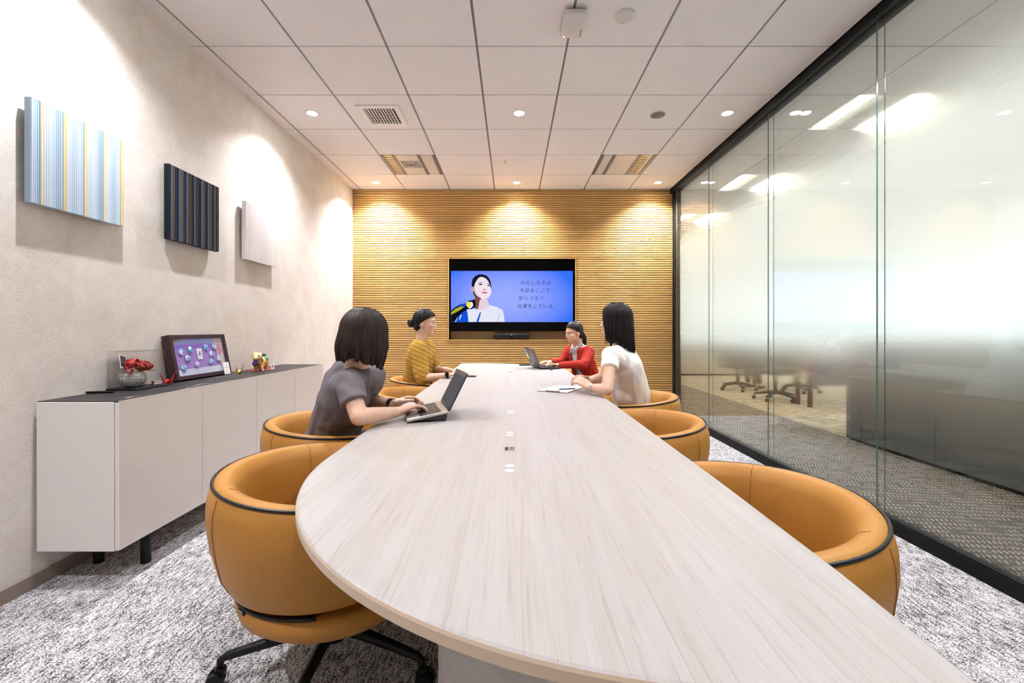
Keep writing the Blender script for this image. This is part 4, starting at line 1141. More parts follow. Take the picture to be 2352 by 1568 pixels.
def hair_tail(F, sc):
    te = lambda ph: 64 + 42 * min(1, (abs(ph) / 1.6) ** 2) + 26 * min(1, max(0, abs(ph) - 1.6) / .6)
    b = hair_shell(F, sc, lambda ph: 0, te, 1.04, 0, .0, .0020, 15)
    b.ell(F.p(-.058 * sc, 0, -.042 * sc), (.050 * sc, .058 * sc, .046 * sc), F.R, 24, 14)
    tl = MB(); rnd = random.Random(6); c = F.p(-.115 * sc, 0, -.02)
    for k in range(16):
        o_ = F.R @ V((rnd.uniform(-.012, .012), rnd.uniform(-.016, .016), 0))
        tl.tube([F.p(-.085 * sc, 0, .0) + o_ * .4, c + o_, c + o_ * 1.3 + F.R @ V((-.018, 0, -.06)), c + o_ * 1.2 + F.R @ V((-.012, 0, -.13)), c + o_ * .5 + F.R @ V((.0, 0, -.17 - rnd.uniform(0, .02)))], [.010, .010, .011, .008, .002], 6)
    tl.ell(c, (.016, .02, .02), F.R)
    return [('hair', b.mesh('hair', True), M_HAIRK), ('ponytail', tl.mesh('ponytail', True), M_HAIRK)]
Jr = dict(pelvis=V((.86, 5.05, .53)), waist=V((.84, 5.01, .69)), chest=V((.785, 4.945, .845)), neck=V((.735, 4.91, .985)),
          shL=V((.845, 4.80, .905)), shR=V((.665, 5.06, .91)), elL=V((.755, 4.60, .79)), wrL=P(1284, 838, 4.72), elR=V((.585, 5.02, .79)), wrR=V((.43, 4.88, .795)),
          knL=V((.52, 4.78, .53)), knR=V((.45, 4.98, .53)), anL=V((.55, 4.78, .10)), anR=V((.50, 4.98, .10)), fwd=V((-.82, -.57, 0)),
          head=P(1319, 764, 4.84), face=V((-.86, -.45, -.16)))
hr = dict(L=dict(tip_dir=(-.9, .1, .12), down=(-.2, 0, -.95), side=(0, .9, .1), curl=.45, sc=.95), R=dict(tip_dir=(-.85, -.3, .05), down=(-.2, .0, -.95), side=(.2, -.9, .1), curl=.45, sc=.95))
pr, Tr = person('person with a dark ponytail in a red cardigan typing near the screen', Jr, hair_tail, cloth_red, mat('black_trousers', (.012, .012, .014), .8), .97, hr)

# --- person at a desk behind the glass
M_NAVY = mat('navy_shirt', (.03, .035, .05), .8)
def cloth_navy(J, RT, ac, fw, up):
    return [('shirt', remesh(top_prims(J, RT, .014, .03, 1.95, 1.95, .05, .012), .012, 5, 'shirt'), M_NAVY)]
o_ = V((4.33, 8.35, 0)); f_ = V((.9, .43, 0)).normalized(); l_ = V((-f_.y, f_.x, 0))
loc = lambda x, y, z: o_ + f_ * x + l_ * y + V((0, 0, z))
Jo = dict(pelvis=loc(0, 0, .52), waist=loc(.01, 0, .70), chest=loc(.03, 0, .9), neck=loc(.04, 0, 1.06), shL=loc(.04, .17, .99), shR=loc(.04, -.17, .99),
          elL=loc(.14, .22, .76), elR=loc(.14, -.22, .76), wrL=loc(.38, .12, .775), wrR=loc(.38, -.12, .775), knL=loc(.42, .12, .50), knR=loc(.42, -.12, .50),
          anL=loc(.46, .12, .09), anR=loc(.46, -.12, .09), fwd=f_, head=loc(.06, 0, 1.20), face=f_)
ho = dict(L=dict(tip_dir=f_, down=(0, 0, -1), side=-l_, curl=.3), R=dict(tip_dir=f_, down=(0, 0, -1), side=l_, curl=.3))
person('person in dark clothes on an office chair behind the frosted glass', Jo, hair_tail, cloth_navy, mat('black_trousers', (.012, .012, .014), .8), .97, ho)
# ================================================================== things on the table
M_KEY = mat('key_dark', (.035, .028, .025), .5)
M_LAPS = mat('laptop_silver', (.52, .47, .43), .35, .6)
M_LAPK = mat('laptop_black', (.02, .02, .024), .4)
M_SCRG = emis('laptop_screen_grey', srgb(92, 90, 92), 1.0 * 2 ** -EXPO)
def laptop(label, hinge_near, hinge_far, front_dir, w, dpt, open_deg, lift, deck, lid, screen_mat, lid_print=False):
    """hinge runs from hinge_near to hinge_far; front_dir points to the typist"""
    hn, hf = Vector(hinge_near), Vector(hinge_far); c = (hn + hf) / 2
    y = (hf - hn).normalized(); x = Vector(front_dir); x = (x - y * x.dot(y)).normalized(); rz = math.atan2(x.y, x.x)
    t = thing('laptop', label, 'laptop', (c.x, c.y, TT), rz)   # local: +X towards typist, Y along the hinge
    flip = 1
    tilt = math.atan2(lift, dpt); Rt = Matrix.Translation((0, 0, lift + .004)) @ Matrix.Rotation(tilt, 4, 'Y')
    MB().rbox(0, dpt, -w / 2, w / 2, 0, .012, .003, 2).xform(Rt).build('base', deck, t, True)
    kb = MB().box(.03, .03 + dpt * .52, -w * .45, w * .45, .0121, .0126).xform(Rt).build('keyboard', M_KEY if deck is M_LAPS else M_LAPK, t)
    kw = w * .9 / 14; kd = dpt * .52 / 6
    for r in range(6):
        for k in range(14):
            if r == 5 and 4 < k < 9: continue
            MB().box(.03 + r * kd + .001, .03 + (r + 1) * kd - .0015, -w * .45 + k * kw + .001, -w * .45 + (k + 1) * kw - .0015, .0126, .0142).xform(Rt).build('key', M_KEY if deck is M_LAPS else M_LAPK, kb)
        if r == 5: MB().box(.03 + r * kd + .001, .03 + (r + 1) * kd - .0015, -w * .45 + 5 * kw + .001, -w * .45 + 9 * kw - .0015, .0126, .0142).xform(Rt).build('key', M_KEY if deck is M_LAPS else M_LAPK, kb)
    MB().box(dpt * .66, dpt * .95, -w * .17, w * .17, .0121, .0124).xform(Rt).build('touchpad', lid if deck is M_LAPK else M_LAPK if False else M_LAPS, t)
    if lift > .015:
        MB().add([Rt @ Vector((.005, -w / 2 + .004, 0)), Rt @ Vector((dpt * .75, -w / 2 + .004, 0)), Vector((.012, -w / 2 + .012, .0)), Rt @ Vector((.005, w / 2 - .004, 0)), Rt @ Vector((dpt * .75, w / 2 - .004, 0)), Vector((.012, w / 2 - .012, .0))],
                 [(0, 1, 2), (5, 4, 3), (0, 3, 4, 1), (1, 4, 5, 2), (2, 5, 3, 0)]).build('stand', M_LAPK, t)
    a = math.radians(open_deg) # angle of the lid behind the vertical
    Rl = Matrix.Translation((0, 0, lift + .016)) @ Matrix.Rotation(-a, 4, 'Y')
    ld = MB().rbox(-.007, 0, -w / 2, w / 2, 0, dpt, .0025, 2).xform(Rl).build('lid', lid, t, True)
    MB().box(0, .0006, -w / 2 + .006, w / 2 - .006, .012, dpt - .012).xform(Rl).build('screen', screen_mat, ld)
    if not lid_print:
        MB().box(.0005, .0009, -w / 2 + .004, w / 2 - .004, dpt - .022, dpt - .003).xform(Rl).build('bezel', M_LAPK, ld)
    else:
        MB().box(-.0076, -.007, -.045, .045, dpt * .45, dpt * .45 + .004).xform(Rl).build('lettering', M_ALU, ld)
        for k, (cc_, z0, z1) in enumerate((((.25, .40, .80), .70, .95), ((.75, .75, .72), .60, .70), ((.75, .70, .05), .42, .60))):
            MB().box(-.0076, -.007, w / 2 - .045, w / 2 - .008, dpt * z0, dpt * z1).xform(Rl).build('sticker', mat('sticker_%d' % k, cc_, .5), ld)
    MB().cyl((0, -w * .4, lift + .011), (0, w * .4, lift + .011), .006, n=12).build('hinge', M_LAPK, t, 'auto')
    return t
l1 = laptop('silver laptop with grey screen in front of the grey shirted person', (-.288, 1.985, 0), (-.372, 2.262, 0), (-1, -.2, 0), .288, .188, 27, .032, M_LAPS, M_LAPK, M_SCRG)
l2 = laptop('dark laptop with yellow sticker in front of the red cardigan person', (.305, 4.55, 0), (.215, 4.86, 0), (1, .2, 0), .315, .215, 22, .004, M_LAPK, mat('laptop_lid_grey', (.10, .085, .08), .35, .5), M_SCRG, True)
MB().box(.09, .125, -.1465, -.1535, .012, .022).build('usb_plug', M_WHITE, l1)

t = thing('clipboard', 'white papers on a clipboard beside the clasped hands', 'clipboard', (.345, 3.04, TT), math.radians(-29))
MB().rbox(-.11, .11, -.165, .165, 0, .004, .001, 1).build('board', mat('clip_board_brown', (.20, .15, .11), .6), t)
MB().box(-.102, .102, -.150, .155, .004, .006).build('paper', mat('paper', (.82, .83, .86), .7), t)
MB().box(-.09, .10, -.14, .158, .006, .0068).xform(Matrix.Rotation(.06, 4, 'Z')).build('paper', mat('paper', (.82, .83, .86), .7), t)
MB().rbox(-.05, .05, -.163, -.138, .006, .014, .003, 2).build('clip', M_STEEL, t, True)
p = thing('pen', 'slim dark pen lying on the clipboard papers', 'pen', (.378, 2.985, TT + .0072), math.radians(20))
MB().cyl((-.06, 0, .0045), (.055, 0, .0045), .0042, .0042, 12).build('barrel', mat('pen_blue', (.03, .035, .09), .3), p, 'auto')
MB().cyl((.055, 0, .0045), (.07, 0, .0045), .0042, .001, 12).build('tip', M_STEEL, p, 'auto')
MB().box(-.06, -.02, -.001, .001, .0085, .0105).build('clip', M_STEEL, p)
t = thing('smartphone', 'black smartphone beside the mustard topped person', 'phone', (-.395, 3.87, TT), math.radians(-12))
MB().rbox(-.075, .075, -.037, .037, 0, .008, .003, 2).build('body', M_LAPK, t, True)
MB().box(-.07, .07, -.033, .033, .008, .0084).build('screen', M_TVB, t)
t = thing('smartphone', 'black phone lying behind the dark laptop near the screen', 'phone', (.155, 5.08, TT), math.radians(5))
MB().rbox(-.07, .07, -.036, .036, 0, .014, .004, 2).build('body', M_LAPK, t, True)
MB().box(-.062, .062, -.030, .030, .014, .0144).build('screen', M_TVB, t)
t = thing('usb_dongle', 'small black plug beside the dark laptop', 'plug', (.41, 4.505, TT), math.radians(70))
MB().rbox(-.02, .02, -.009, .009, 0, .018, .003, 2).build('shell', M_LAPK, t, True)
MB().cyl((.02, 0, .009), (.035, 0, .009), .004, n=10).build('connector', M_STEEL, t, 'auto')

# ================================================================== things on the sideboard
ZS = SZ1
def PS(px, py):   # where a sight line meets the marble top
    d = (CAM_Z - ZS) / (py - 757) * 1000; return Vector(((px - 1177) / 1000 * d, d, ZS))
t = thing('pen', 'black marker pen lying at the near end of the marble top', 'pen', (-2.085, 2.20, ZS), math.radians(14))
MB().cyl((-.055, 0, .006), (.04, 0, .006), .006, n=14).build('barrel', M_BLKPL, t, 'auto')
MB().cyl((.04, 0, .006), (.06, 0, .006), .0064, .005, 14).build('cap', M_BLACK, t, 'auto')
# clear display box with preserved flowers in a cut glass bowl
BX, BY = -2.060, 2.395
t = thing('display_box', 'clear acrylic display box on a black base around the red flowers', 'display box', (BX, BY, ZS), 0)
MB().rbox(-.078, .085, -.105, .105, 0, .010, .002, 1).build('base', M_BLKPL, t)
h = .205
for nm, a in (('pane', (-.077, -.074, -.098, .098, .010, h)), ('pane', (.075, .078, -.098, .098, .010, h)), ('pane', (-.074, .075, -.098, -.095, .010, h)), ('pane', (-.074, .075, .095, .098, .010, h)), ('lid', (-.077, .078, -.098, .098, h, h + .003))):
    MB().box(*a).build(nm, M_ACRYL, t)
e = MB()
for x, y in ((-.0815, -.1265), (.0815, -.1265), (-.0815, .1265), (.0815, .1265)): e.box(x - .0012, x + .0012, y - .0012, y + .0012, .01, h)
M_CUT = bpy.data.materials.new('cut_glass'); M_CUT.use_nodes = True
pb = M_CUT.node_tree.nodes['Principled BSDF']; pb.inputs['Base Color'].default_value = (.97, .97, .96, 1); pb.inputs['Roughness'].default_value = .05; pb.inputs['Transmission Weight'].default_value = .85; pb.inputs['IOR'].default_value = 1.5
t = thing('glass_bowl', 'round cut glass bowl holding red flowers inside the clear box', 'bowl', (BX - .005, BY - .028, ZS + .010))
b = MB(); prof = [(.034, 0), (.046, .008), (.058, .026), (.062, .046), (.058, .066), (.050, .080), (.046, .078), (.053, .062), (.056, .046), (.052, .028), (.038, .012)]
b.lathe(prof, n=36)
b.v = [(x * (1 + .035 * (i % 2)), y * (1 + .035 * (i % 2)), z) for i, (x, y, z) in enumerate(b.v)]
b.build('bowl', M_CUT, t)
for z, r in ((.022, .0575), (.035, .0630), (.048, .0645), (.061, .0615)): MB().tube([(r * math.cos(q), r * math.sin(q), z) for q in (2 * PI * i / 36 for i in range(36))], .0016, 5, True).build('cut_band', M_CUT, t)
MB().ell((0, 0, .036), (.046, .046, .034)).build('filling', mat('bowl_filling', (.75, .72, .68), .6), t, True)
M_ROSE = mat('red_rose', (.30, .004, .012), .65); M_LEAF = mat('rose_leaf', (.07, .16, .03), .6); M_RIB = mat('red_ribbon', (.55, .012, .015), .35)
def rose(c, r, label):
    t = thing('rose', label, 'flower', c, group='preserved red roses in the bowl'); rnd = random.Random(int(c[1] * 1000))
    MB().ell((0, 0, 0), (r * .45, r * .45, r * .6), n=14, m=10).build('petal', M_ROSE, t, True)
    for k in range(11):
        a = k * 2.4; rr = r * (.42 + .05 * k); z0 = -r * .35; b = MB(); n = 7; m = 5
        for i in range(m + 1):
            for j in range(n + 1):
                u = (j / n - .5) * (1.5 - .04 * k); v_ = i / m; bulge = math.sin(v_ * PI * .75); q = rr * (.35 + .75 * bulge * .9)
                z = z0 + v_ * r * (1.0 - .04 * k) - .25 * r * (2 * (j / n - .5)) ** 2
                b.v.append((q * math.cos(a + u), q * math.sin(a + u), z))
        for i in range(m):
            for j in range(n): b.f.append((i * (n + 1) + j, i * (n + 1) + j + 1, (i + 1) * (n + 1) + j + 1, (i + 1) * (n + 1) + j)); b.mi.append(0)
        b.build('petal', M_ROSE, t, True)
    for k in range(3):
        a = k * 2.1 + .5; b = MB(); w_ = r * .35
        pts = [(0, 0), (.4, .5), (.75, .42), (1.05, 0), (.75, -.42), (.4, -.5)]
        b.add([(math.cos(a) * x * r * 1.15 - math.sin(a) * y * w_, math.sin(a) * x * r * 1.15 + math.cos(a) * y * w_, -r * .55 - .1 * r * x + .05 * r * abs(y)) for x, y in pts] , [tuple(range(6))])
        b.v += [(x, y, z - .0012) for x, y, z in b.v]; b.f += [tuple(reversed(range(6, 12)))] + [(i, 6 + i, 6 + (i + 1) % 6, (i + 1) % 6) for i in range(6)]; b.mi = [0] * len(b.f)
        b.build('leaf', M_LEAF, t)
zb = ZS + .010
rose((BX + .030, BY - .005, zb + .114), .046, 'dark red rose on the right of the bowl, nearest the front')
rose((BX - .030, BY - .010, zb + .126), .042, 'dark red rose at the back of the bowl')
rose((BX + .010, BY + .042, zb + .108), .042, 'dark red rose farthest right in the bowl')
t = thing('ribbon_bow', 'bright red ribbon bow on the left of the flowers', 'ribbon', (BX + .022, BY - .058, zb + .100))
for k, (a, r, z) in enumerate(((.3, .026, .02), (1.6, .030, .038), (2.9, .030, .018), (4.2, .022, -.01), (5.3, .026, .03))):
    b = MB(); n = 14
    for i in range(n):
        q = 2 * PI * i / n; x, zz_ = r * (1 + math.cos(q)) * .6, r * .55 * math.sin(q)
        for s_ in (-.011, .011): b.v.append((x * math.cos(a) - s_ * math.sin(a), x * math.sin(a) + s_ * math.cos(a), z + zz_))
    for i in range(n): j = (i + 1) % n; b.f.append((2 * i, 2 * i + 1, 2 * j + 1, 2 * j)); b.mi.append(0)
    o = b.build('loop', M_RIB, t, True); sm = o.modifiers.new('s', 'SOLIDIFY'); sm.thickness = .0012
for a in (3.6, 4.4): MB().add([(0, 0, 0), (.012, 0, 0), (math.cos(a) * .03, math.sin(a) * .02, -.045), (math.cos(a) * .03 + .012, math.sin(a) * .02, -.045), (0, .0015, 0), (.012, .0015, 0), (math.cos(a) * .03, math.sin(a) * .02 + .0015, -.045), (math.cos(a) * .03 + .012, math.sin(a) * .02 + .0015, -.045)], [(0, 2, 3, 1), (4, 5, 7, 6), (0, 1, 5, 4), (2, 6, 7, 3), (0, 4, 6, 2), (1, 3, 7, 5)]).build('tail', M_RIB, t)
t = thing('gift_card', 'small white edged dark card standing behind the red bow', 'card', (BX - .035, BY - .045, zb + .100), math.radians(15))
Rc = Matrix.Rotation(math.radians(-14), 4, 'X') @ Matrix.Rotation(math.radians(-12), 4, 'Y')
MB().box(-.001, .001, -.030, .030, 0, .078).xform(Rc).build('card', M_WHITE, t)
MB().box(.001, .0014, -.025, .025, .010, .072).xform(Rc).build('card_print', mat('card_dark', (.03, .04, .06), .4), t)
MB().cyl((0, 0, .002), (.012, 0, -.10), .0012, n=8).build('card_stick', M_LEAF, t)
t = thing('name_plate', 'small red and white name plate beside the bowl in the clear box', 'name plate', (-2.005, 2.458, ZS + .010), math.radians(-4))
MB().rbox(-.010, .010, -.030, .030, 0, .005, .001, 1).build('foot', mat('dark_red', (.12, .01, .012), .5), t)
MB().box(-.004, .004, -.030, -.020, .005, .024).build('end_block', mat('dark_red', (.12, .01, .012), .5), t)
MB().box(-.002, .004, -.019, .030, .005, .024).xform(Matrix.Rotation(-.1, 4, 'Y')).build('plate', mat('plate_pink', (.75, .66, .66), .5), t)
b = MB()
for k in range(2): b.box(.0042, .0045, -.014, .024 - k * .008, .017 - k * .006, .0182 - k * .006)
b.xform(Matrix.Rotation(-.1, 4, 'Y')).build('lettering', mat('letter_grey', (.25, .2, .2), .6), t)

def crane(name, label, loc, rz, s, m):
    t = thing(name, label, 'origami', loc, rz)
    def solid(pts, faces, nm):
        b = MB(); b.add([Vector(p) * s for p in pts], faces); o = b.build(nm, m, t); q = o.modifiers.new('s', 'SOLIDIFY'); q.thickness = .0008; return o
    b = MB(); b.add([Vector(p) * s for p in ((-.35, 0, .12), (.35, 0, .12), (0, .30, .30), (0, -.30, .30), (0, 0, .50), (-.12, .12, 0), (.12, .12, 0), (.12, -.12, 0), (-.12, -.12, 0))],
                    [(0, 5, 2), (5, 6, 2), (6, 1, 2), (1, 7, 3), (7, 8, 3), (8, 0, 3), (0, 2, 4), (2, 1, 4), (1, 3, 4), (3, 0, 4), (5, 8, 7, 6), (0, 8, 5), (1, 6, 7)]); b.build('body', m, t)
    b = MB(); b.add([Vector(p) * s for p in ((.18, .05, .25), (.18, -.05, .25), (.34, 0, .12), (.62, 0, 1.05), (.78, 0, .95), (.55, .015, .98), (.55, -.015, .98))], [(0, 2, 3), (2, 1, 3), (1, 0, 3), (0, 1, 2), (3, 5, 4), (3, 4, 6), (5, 6, 4), (3, 6, 5)]); b.build('neck', m, t)
    b = MB(); b.add([Vector(p) * s for p in ((-.18, .05, .25), (-.18, -.05, .25), (-.34, 0, .12), (-.68, 0, 1.10))], [(0, 3, 2), (2, 3, 1), (1, 3, 0), (0, 2, 1)]); b.build('tail', m, t)
    for q in (1, -1): solid([(-.2, .12 * q, .28), (.2, .12 * q, .28), (0, .55 * q, .42)], [(0, 1, 2)] if q > 0 else [(1, 0, 2)], 'wing')
crane('paper_crane', 'red folded paper crane beside the framed display', (-2.02, 2.555, ZS), math.radians(70), .070, mat('red_paper', (.50, .02, .03), .45))
crane('paper_crane', 'small gold folded crane right of the framed display', (-2.0, 3.195, ZS), math.radians(80), .060, M_GOLD)

# framed shadow box leaning on the wall
FA, FB = Vector((-2.035, 2.65, ZS)), Vector((-2.035, 3.165, ZS))
fy = (FB - FA).normalized(); W_ = (FB - FA).length; rz = math.atan2(fy.y, fy.x) - PI / 2
t = thing('shadow_box_frame', 'dark framed display of blue and white painted shells leaning by the wall', 'picture frame', FA + Vector((0, 0, 0)), rz)
H_ = .285; tilt = Matrix.Translation((0, 0, .010)) @ Matrix.Rotation(math.radians(-11.5), 4, 'Y')
fm = mat('frame_dark', (.035, .014, .016), .35)
for a in ((0, W_, 0, .024), (0, W_, H_ - .024, H_), (0, .026, .024, H_ - .024), (W_ - .026, W_, .024, H_ - .024)):
    MB().rbox(-.048, 0, a[0], a[1], a[2], a[3], .0015, 1).xform(tilt).build('frame_bar', fm, t)
MB().box(-.044, -.0178, .02, W_ - .02, .02, H_ - .02).xform(tilt).build('backing', fm, t)
def fp_(name, poly, col, dx, parent=t, rough=.7):
    b = MB(); n = len(poly); b.add([(-.018 + dx, u * W_, v * H_) for u, v in poly] + [(-.018 + dx - .0006, u * W_, v * H_) for u, v in poly], [tuple(range(n)), tuple(reversed(range(n, 2 * n)))] + [(i, n + i, n + (i + 1) % n, (i + 1) % n) for i in range(n)])
    return b.xform(tilt).build(name, mat('fr_' + name + '_%02d%02d%02d' % tuple(int(c * 99) for c in col), col, rough), parent)
fp_('mount_board', [(.05, .07), (.95, .07), (.95, .93), (.05, .93)], (.36, .20, .55), .0010)
fp_('mount_band', [(.05, .07), (.95, .07), (.95, .24), (.05, .22)], (.62, .66, .80), .0020)
fp_('mount_band', [(.05, .78), (.82, .78), (.82, .93), (.20, .93)], (.40, .46, .85), .0020)
fp_('mount_band', [(.05, .70), (.80, .68), (.80, .78), (.05, .78)], (.24, .12, .48), .0022)
fp_('mount_corner', [(.05, .78), (.05, .93), (.22, .93)], (.42, .36, .26), .0026)
fp_('photo_print', [(.78, .93), (.80, .70), (.84, .45), (.87, .24), (.95, .24), (.95, .93)], (.66, .55, .48), .0030)
fp_('photo_print', [(.80, .78), (.90, .76), (.93, .60), (.86, .44)], (.55, .22, .30), .0034)
fp_('label_card', [(.44, .42), (.53, .42), (.53, .68), (.44, .68)], (.80, .80, .78), .0036)
fp_('label_figure', [(.47, .50), (.50, .52), (.50, .63), (.475, .58)], (.12, .22, .24), .0044)
M_SH = mat('shell_blue', rough=.35)
base(M_SH, ramp(M_SH, noise_n(M_SH, coords(M_SH), 38, 2), [(.44, (.75, .80, .84)), (.5, (.12, .36, .60)), (.62, (.10, .45, .62)), (.68, (.8, .85, .9))]))
for k, (u, v_) in enumerate(((.13, .62), (.30, .66), (.62, .69), (.80, .70), (.22, .46), (.71, .52), (.12, .26), (.38, .30), (.66, .34), (.84, .40))):
    MB().ell((-.0125, (.06 + u * .9) * W_, v_ * H_), (.007, .021, .021 if k % 3 else .024), n=16, m=10).xform(tilt).build('painted_shell', M_SH if k != 7 else mat('shell_lilac', (.55, .48, .68), .5), t, True)
MB().box(-.004, -.0028, .022, W_ - .022, .022, H_ - .022).xform(tilt).build('glass', M_ACRYL, t)
q_ = thing('place_card', 'small white card tucked on the lower right of the dark frame', 'card', FA + fy * (W_ * .90), rz)
MB().box(.004, .0050, -.034, .030, .004, .090).xform(Matrix.Rotation(math.radians(-11), 4, 'Y')).build('card', M_WHITE, q_)
MB().box(.0050, .0054, -.018, .014, .050, .053).xform(Matrix.Rotation(math.radians(-11), 4, 'Y')).build('card_print', mat('letter_grey', (.25, .2, .2), .6), q_)

# folk animal ornament on a red mat
oc = Vector((-1.995, 3.46, ZS))
t = thing('cloth_mat', 'small red mat under the gilded animal ornament', 'mat', (oc.x, oc.y, ZS), math.radians(70))
MB().rbox(-.095, .095, -.045, .045, 0, .003, .001, 1).build('mat_sheet', M_RIB, t)
t = thing('animal_ornament', 'small gilded animal ornament with green saddle on a red mat', 'ornament', (oc.x, oc.y, ZS + .003), math.radians(-80))
t.scale = (1.2, 1.2, 1.2)
# local +X is the head end
MO = mat('ornament_gold', (.70, .45, .12), .35, .3); MOG = mat('ornament_green', (.03, .28, .12), .4); MOB = mat('ornament_black', (.015, .015, .02), .5); MOP = mat('ornament_purple', (.10, .03, .25), .5)
b = MB(); b.ell((0, 0, .052), (.058, .040, .036))
for x, y in ((.035, .018), (.035, -.018), (-.035, .018), (-.035, -.018)): b.cap((x, y, .040), (x, y, .014), .016, .014)
me = remesh(b, .004, 4, 'body'); me.materials.append(MO); obj('body', me, t)
b = MB(); b.ell((.062, 0, .092), (.030, .028, .026)); b.ell((.086, 0, .083), (.018, .018, .014)); b.cap((.040, 0, .062), (.058, 0, .086), .022, .022)
for y in (.022, -.022): b.ell((.050, y, .113), (.008, .006, .012))
me = remesh(b, .0035, 4, 'head'); me.materials.append(mat('ornament_cream', (.75, .58, .28), .4)); obj('head', me, t)
for y in (.016, -.016): MB().ell((.082, y, .097), (.004, .004, .005)).build('eye', MOB, t, True)
MB().ell((-.008, 0, .068), (.030, .043, .026)).build('saddle', MOG, t, True)
MB().ell((-.012, 0, .096), (.022, .026, .014)).build('saddle_top', MOB, t, True)
MB().ell((.028, 0, .098), (.014, .020, .014)).build('rider_knob', mat('ornament_orange', (.55, .20, .03), .5), t, True)
MB().tube([(.045 + .004 * math.sin(q), .026 * math.cos(q), .066 + .026 * math.sin(q)) for q in (2 * PI * i / 24 for i in range(24))], .004, 6, True).build('collar', M_RIB, t, True)
MB().ell((.068, -.010, .046), (.016, .018, .016)).build('tassel', MOP, t, True)
MB().cap((-.056, 0, .066), (-.074, 0, .040), .008, .005).build('tail', MOB, t, True)
for (x, y, a, lb) in ((.062, -.062, .5, 'tiny white tag card in front of the ornament'), (-.062, -.055, -.2, 'tiny white tag card behind the ornament')):
    v_ = Vector((.055, -x * 1.1, 0))
    q_ = thing('tag_card', lb, 'card', (oc.x + v_.x, oc.y + v_.y, ZS + .003), math.radians(-20) + a)
    MB().box(-.001, .001, -.012, .012, 0, .042).xform(Matrix.Rotation(-.15, 4, 'Y')).build('card', M_WHITE, q_)
    MB().box(.001, .0014, -.005, .005, .010, .034).xform(Matrix.Rotation(-.15, 4, 'Y')).build('card_print', mat('letter_red', (.45, .08, .08), .6), q_)

# ================================================================== furniture behind the glass
M_COUNT = mat('counter_grey', (.20, .20, .205), .55)
cp = [(3.55, YF + .02)] + [(3.55, 4.50)]
for i in range(1, 13):
    a = PI - (PI / 2) * i / 12; cp.append((3.55 + .35 + .35 * math.cos(a), 4.50 + .35 * math.sin(a)))
cp += [(4.15, 4.85), (4.15, YF + .02)]
CT = thing('curved_counter', 'grey counter with a rounded end behind the glass', 'counter', (3.85, 2.0, 0))
MB().prism(list(reversed([(x - 3.85, y - 2.0) for x, y in cp])), .03, 1.10).build('body', M_COUNT, CT)
MB().prism(list(reversed([(x - 3.85 - .01 if x < 3.6 else x - 3.85, y - 2.0) for x, y in cp])), 1.10, 1.13).build('worktop', mat('counter_top', (.45, .44, .43), .4), CT)
MB().prism(list(reversed([(x - 3.85 + (.02 if x < 3.6 else 0), y - 2.0) for x, y in cp])), 0, .03).build('plinth', M_BLACK, CT)
for y in (4.42, 3.65, 2.88, 2.1): MB().box(-.3006, -.2996, y - 2.0 - .0015, y - 2.0 + .0015, .03, 1.10).build('joint', M_BLACK, CT)

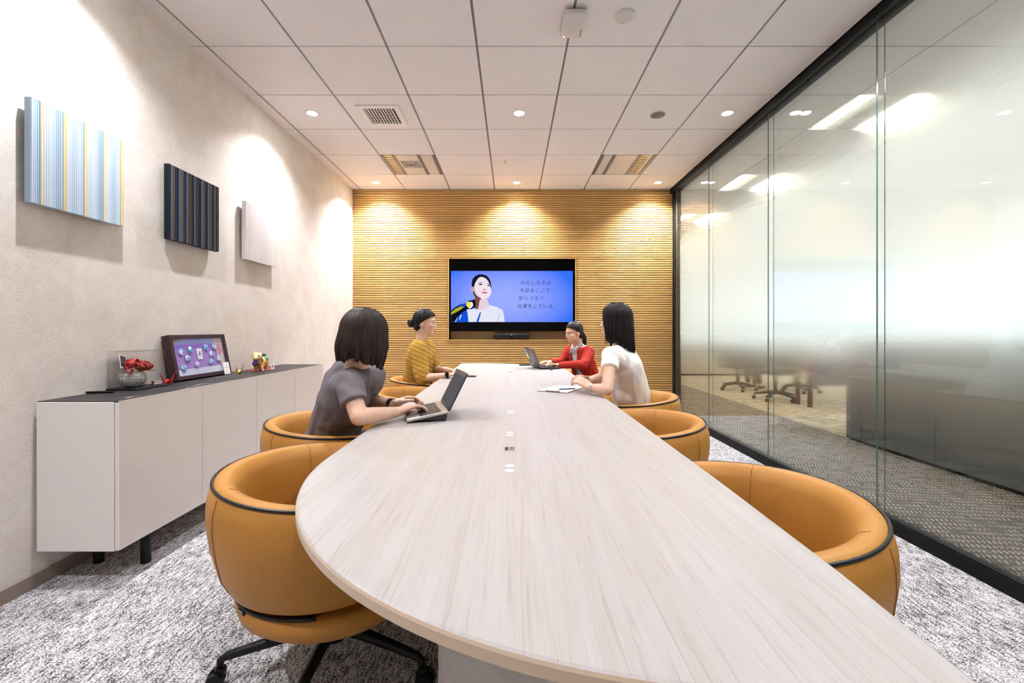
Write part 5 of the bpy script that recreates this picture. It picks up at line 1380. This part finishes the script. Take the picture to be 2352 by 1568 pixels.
def office_chair(x, y, rz, label):
    t = thing('office_chair', label, 'chair', (x, y, 0), math.radians(rz), group='black office chairs behind the glass')
    MB().rbox(-.24, .24, -.24, .24, .43, .50, .03, 3).build('seat', M_BLKPL, t, True)
    b = MB().rbox(-.03, .03, -.22, .22, .0, .55, .025, 3).xform(Matrix.Translation((-.25, 0, .55)) @ Matrix.Rotation(-.18, 4, 'Y')); b.build('backrest', M_BLKPL, t, True)
    MB().tube([(-.1, 0, .42), (-.26, 0, .44), (-.30, 0, .60)], .02, 8).build('back_bracket', M_BLACK, t, True)
    for s_ in (-1, 1): MB().tube([(-.05, s_ * .25, .45), (-.05, s_ * .29, .55), (-.08, s_ * .29, .66), (.12, s_ * .29, .67)], .018, 8).build('armrest', M_BLKPL, t, True)
    MB().cyl((0, 0, .10), (0, 0, .43), .028, n=16).build('column', M_BLACK, t, 'auto')
    for k in range(5):
        a = 2 * PI * k / 5 + .3; d = Vector((math.cos(a), math.sin(a), 0))
        lg = MB().tube([Vector((0, 0, .14)), d * .15 + Vector((0, 0, .12)), d * .31 + Vector((0, 0, .085))], [.03, .024, .018], 8).build('leg', M_BLACK, t, True)
        c = d * .31 + Vector((0, 0, .03)); s_ = Vector((-d.y, d.x, 0)); MB().cyl(c - s_ * .022, c + s_ * .022, .03, n=16).build('caster_wheel', M_BLKPL, lg, 'auto')
office_chair(4.33, 8.35, 25, 'black office chair carrying the person behind the glass')
office_chair(4.33, 7.15, 200, 'empty black office chair nearest the curved counter')
office_chair(5.35, 8.1, 160, 'black office chair half hidden behind the desk leg')
M_DESKTOP = mat('desk_top', (.62, .60, .57), .5); M_DLEG = mat('desk_leg_brown', (.12, .05, .03), .5)
def desk(x0, x1, y0, y1, label):
    t = thing('office_desk', label, 'desk', ((x0 + x1) / 2, (y0 + y1) / 2, 0), group='office desks behind the glass'); hx, hy = (x1 - x0) / 2, (y1 - y0) / 2
    MB().rbox(-hx, hx, -hy, hy, .70, .73, .004, 1).build('desk_top', M_DESKTOP, t)
    for a in (-1, 1):
        for b_ in (-1, 1): MB().cyl((a * (hx - .06), b_ * (hy - .06), 0), (a * (hx - .06), b_ * (hy - .06), .70), .035, n=16).build('leg', M_DLEG, t, 'auto')
    MB().box(-hx + .1, hx - .1, -.01, .01, .30, .70).build('modesty_panel', M_COUNT, t)
desk(4.40, 5.9, 6.45, 7.2 - .35, 'office desk with brown legs beside the curved counter')
desk(4.85, 6.2, 8.75, 9.5, 'office desk in front of the seated person behind the glass')
t = thing('storage_cabinet', 'low beige cabinet far behind the glass beside the wood wall', 'cabinet', (4.6, 11.2, 0))
MB().rbox(-1.6, 1.6, -.22, .22, .04, 1.05, .004, 1).build('body', mat('beige_cabinet', (.52, .42, .30), .6), t)
for k in range(4): MB().rbox(-1.6 + k * .8 + .004, -.8 + k * .8 - .004, -.24, -.221, .05, 1.04, .002, 1).build('door', mat('beige_cabinet', (.52, .42, .30), .6), t)
MB().box(-1.58, 1.58, -.2, .2, 0, .04).build('plinth', M_BLACK, t)

# dim picture colours, writing and tiny indicator lamps need no light sampling of their own
for m_ in bpy.data.materials:
    if m_.name.startswith(('pic_', 'screen_text', 'teal_led', 'violet_led', 'laptop_screen', 'downlight_lens')):
        m_.cycles.emission_sampling = 'NONE'
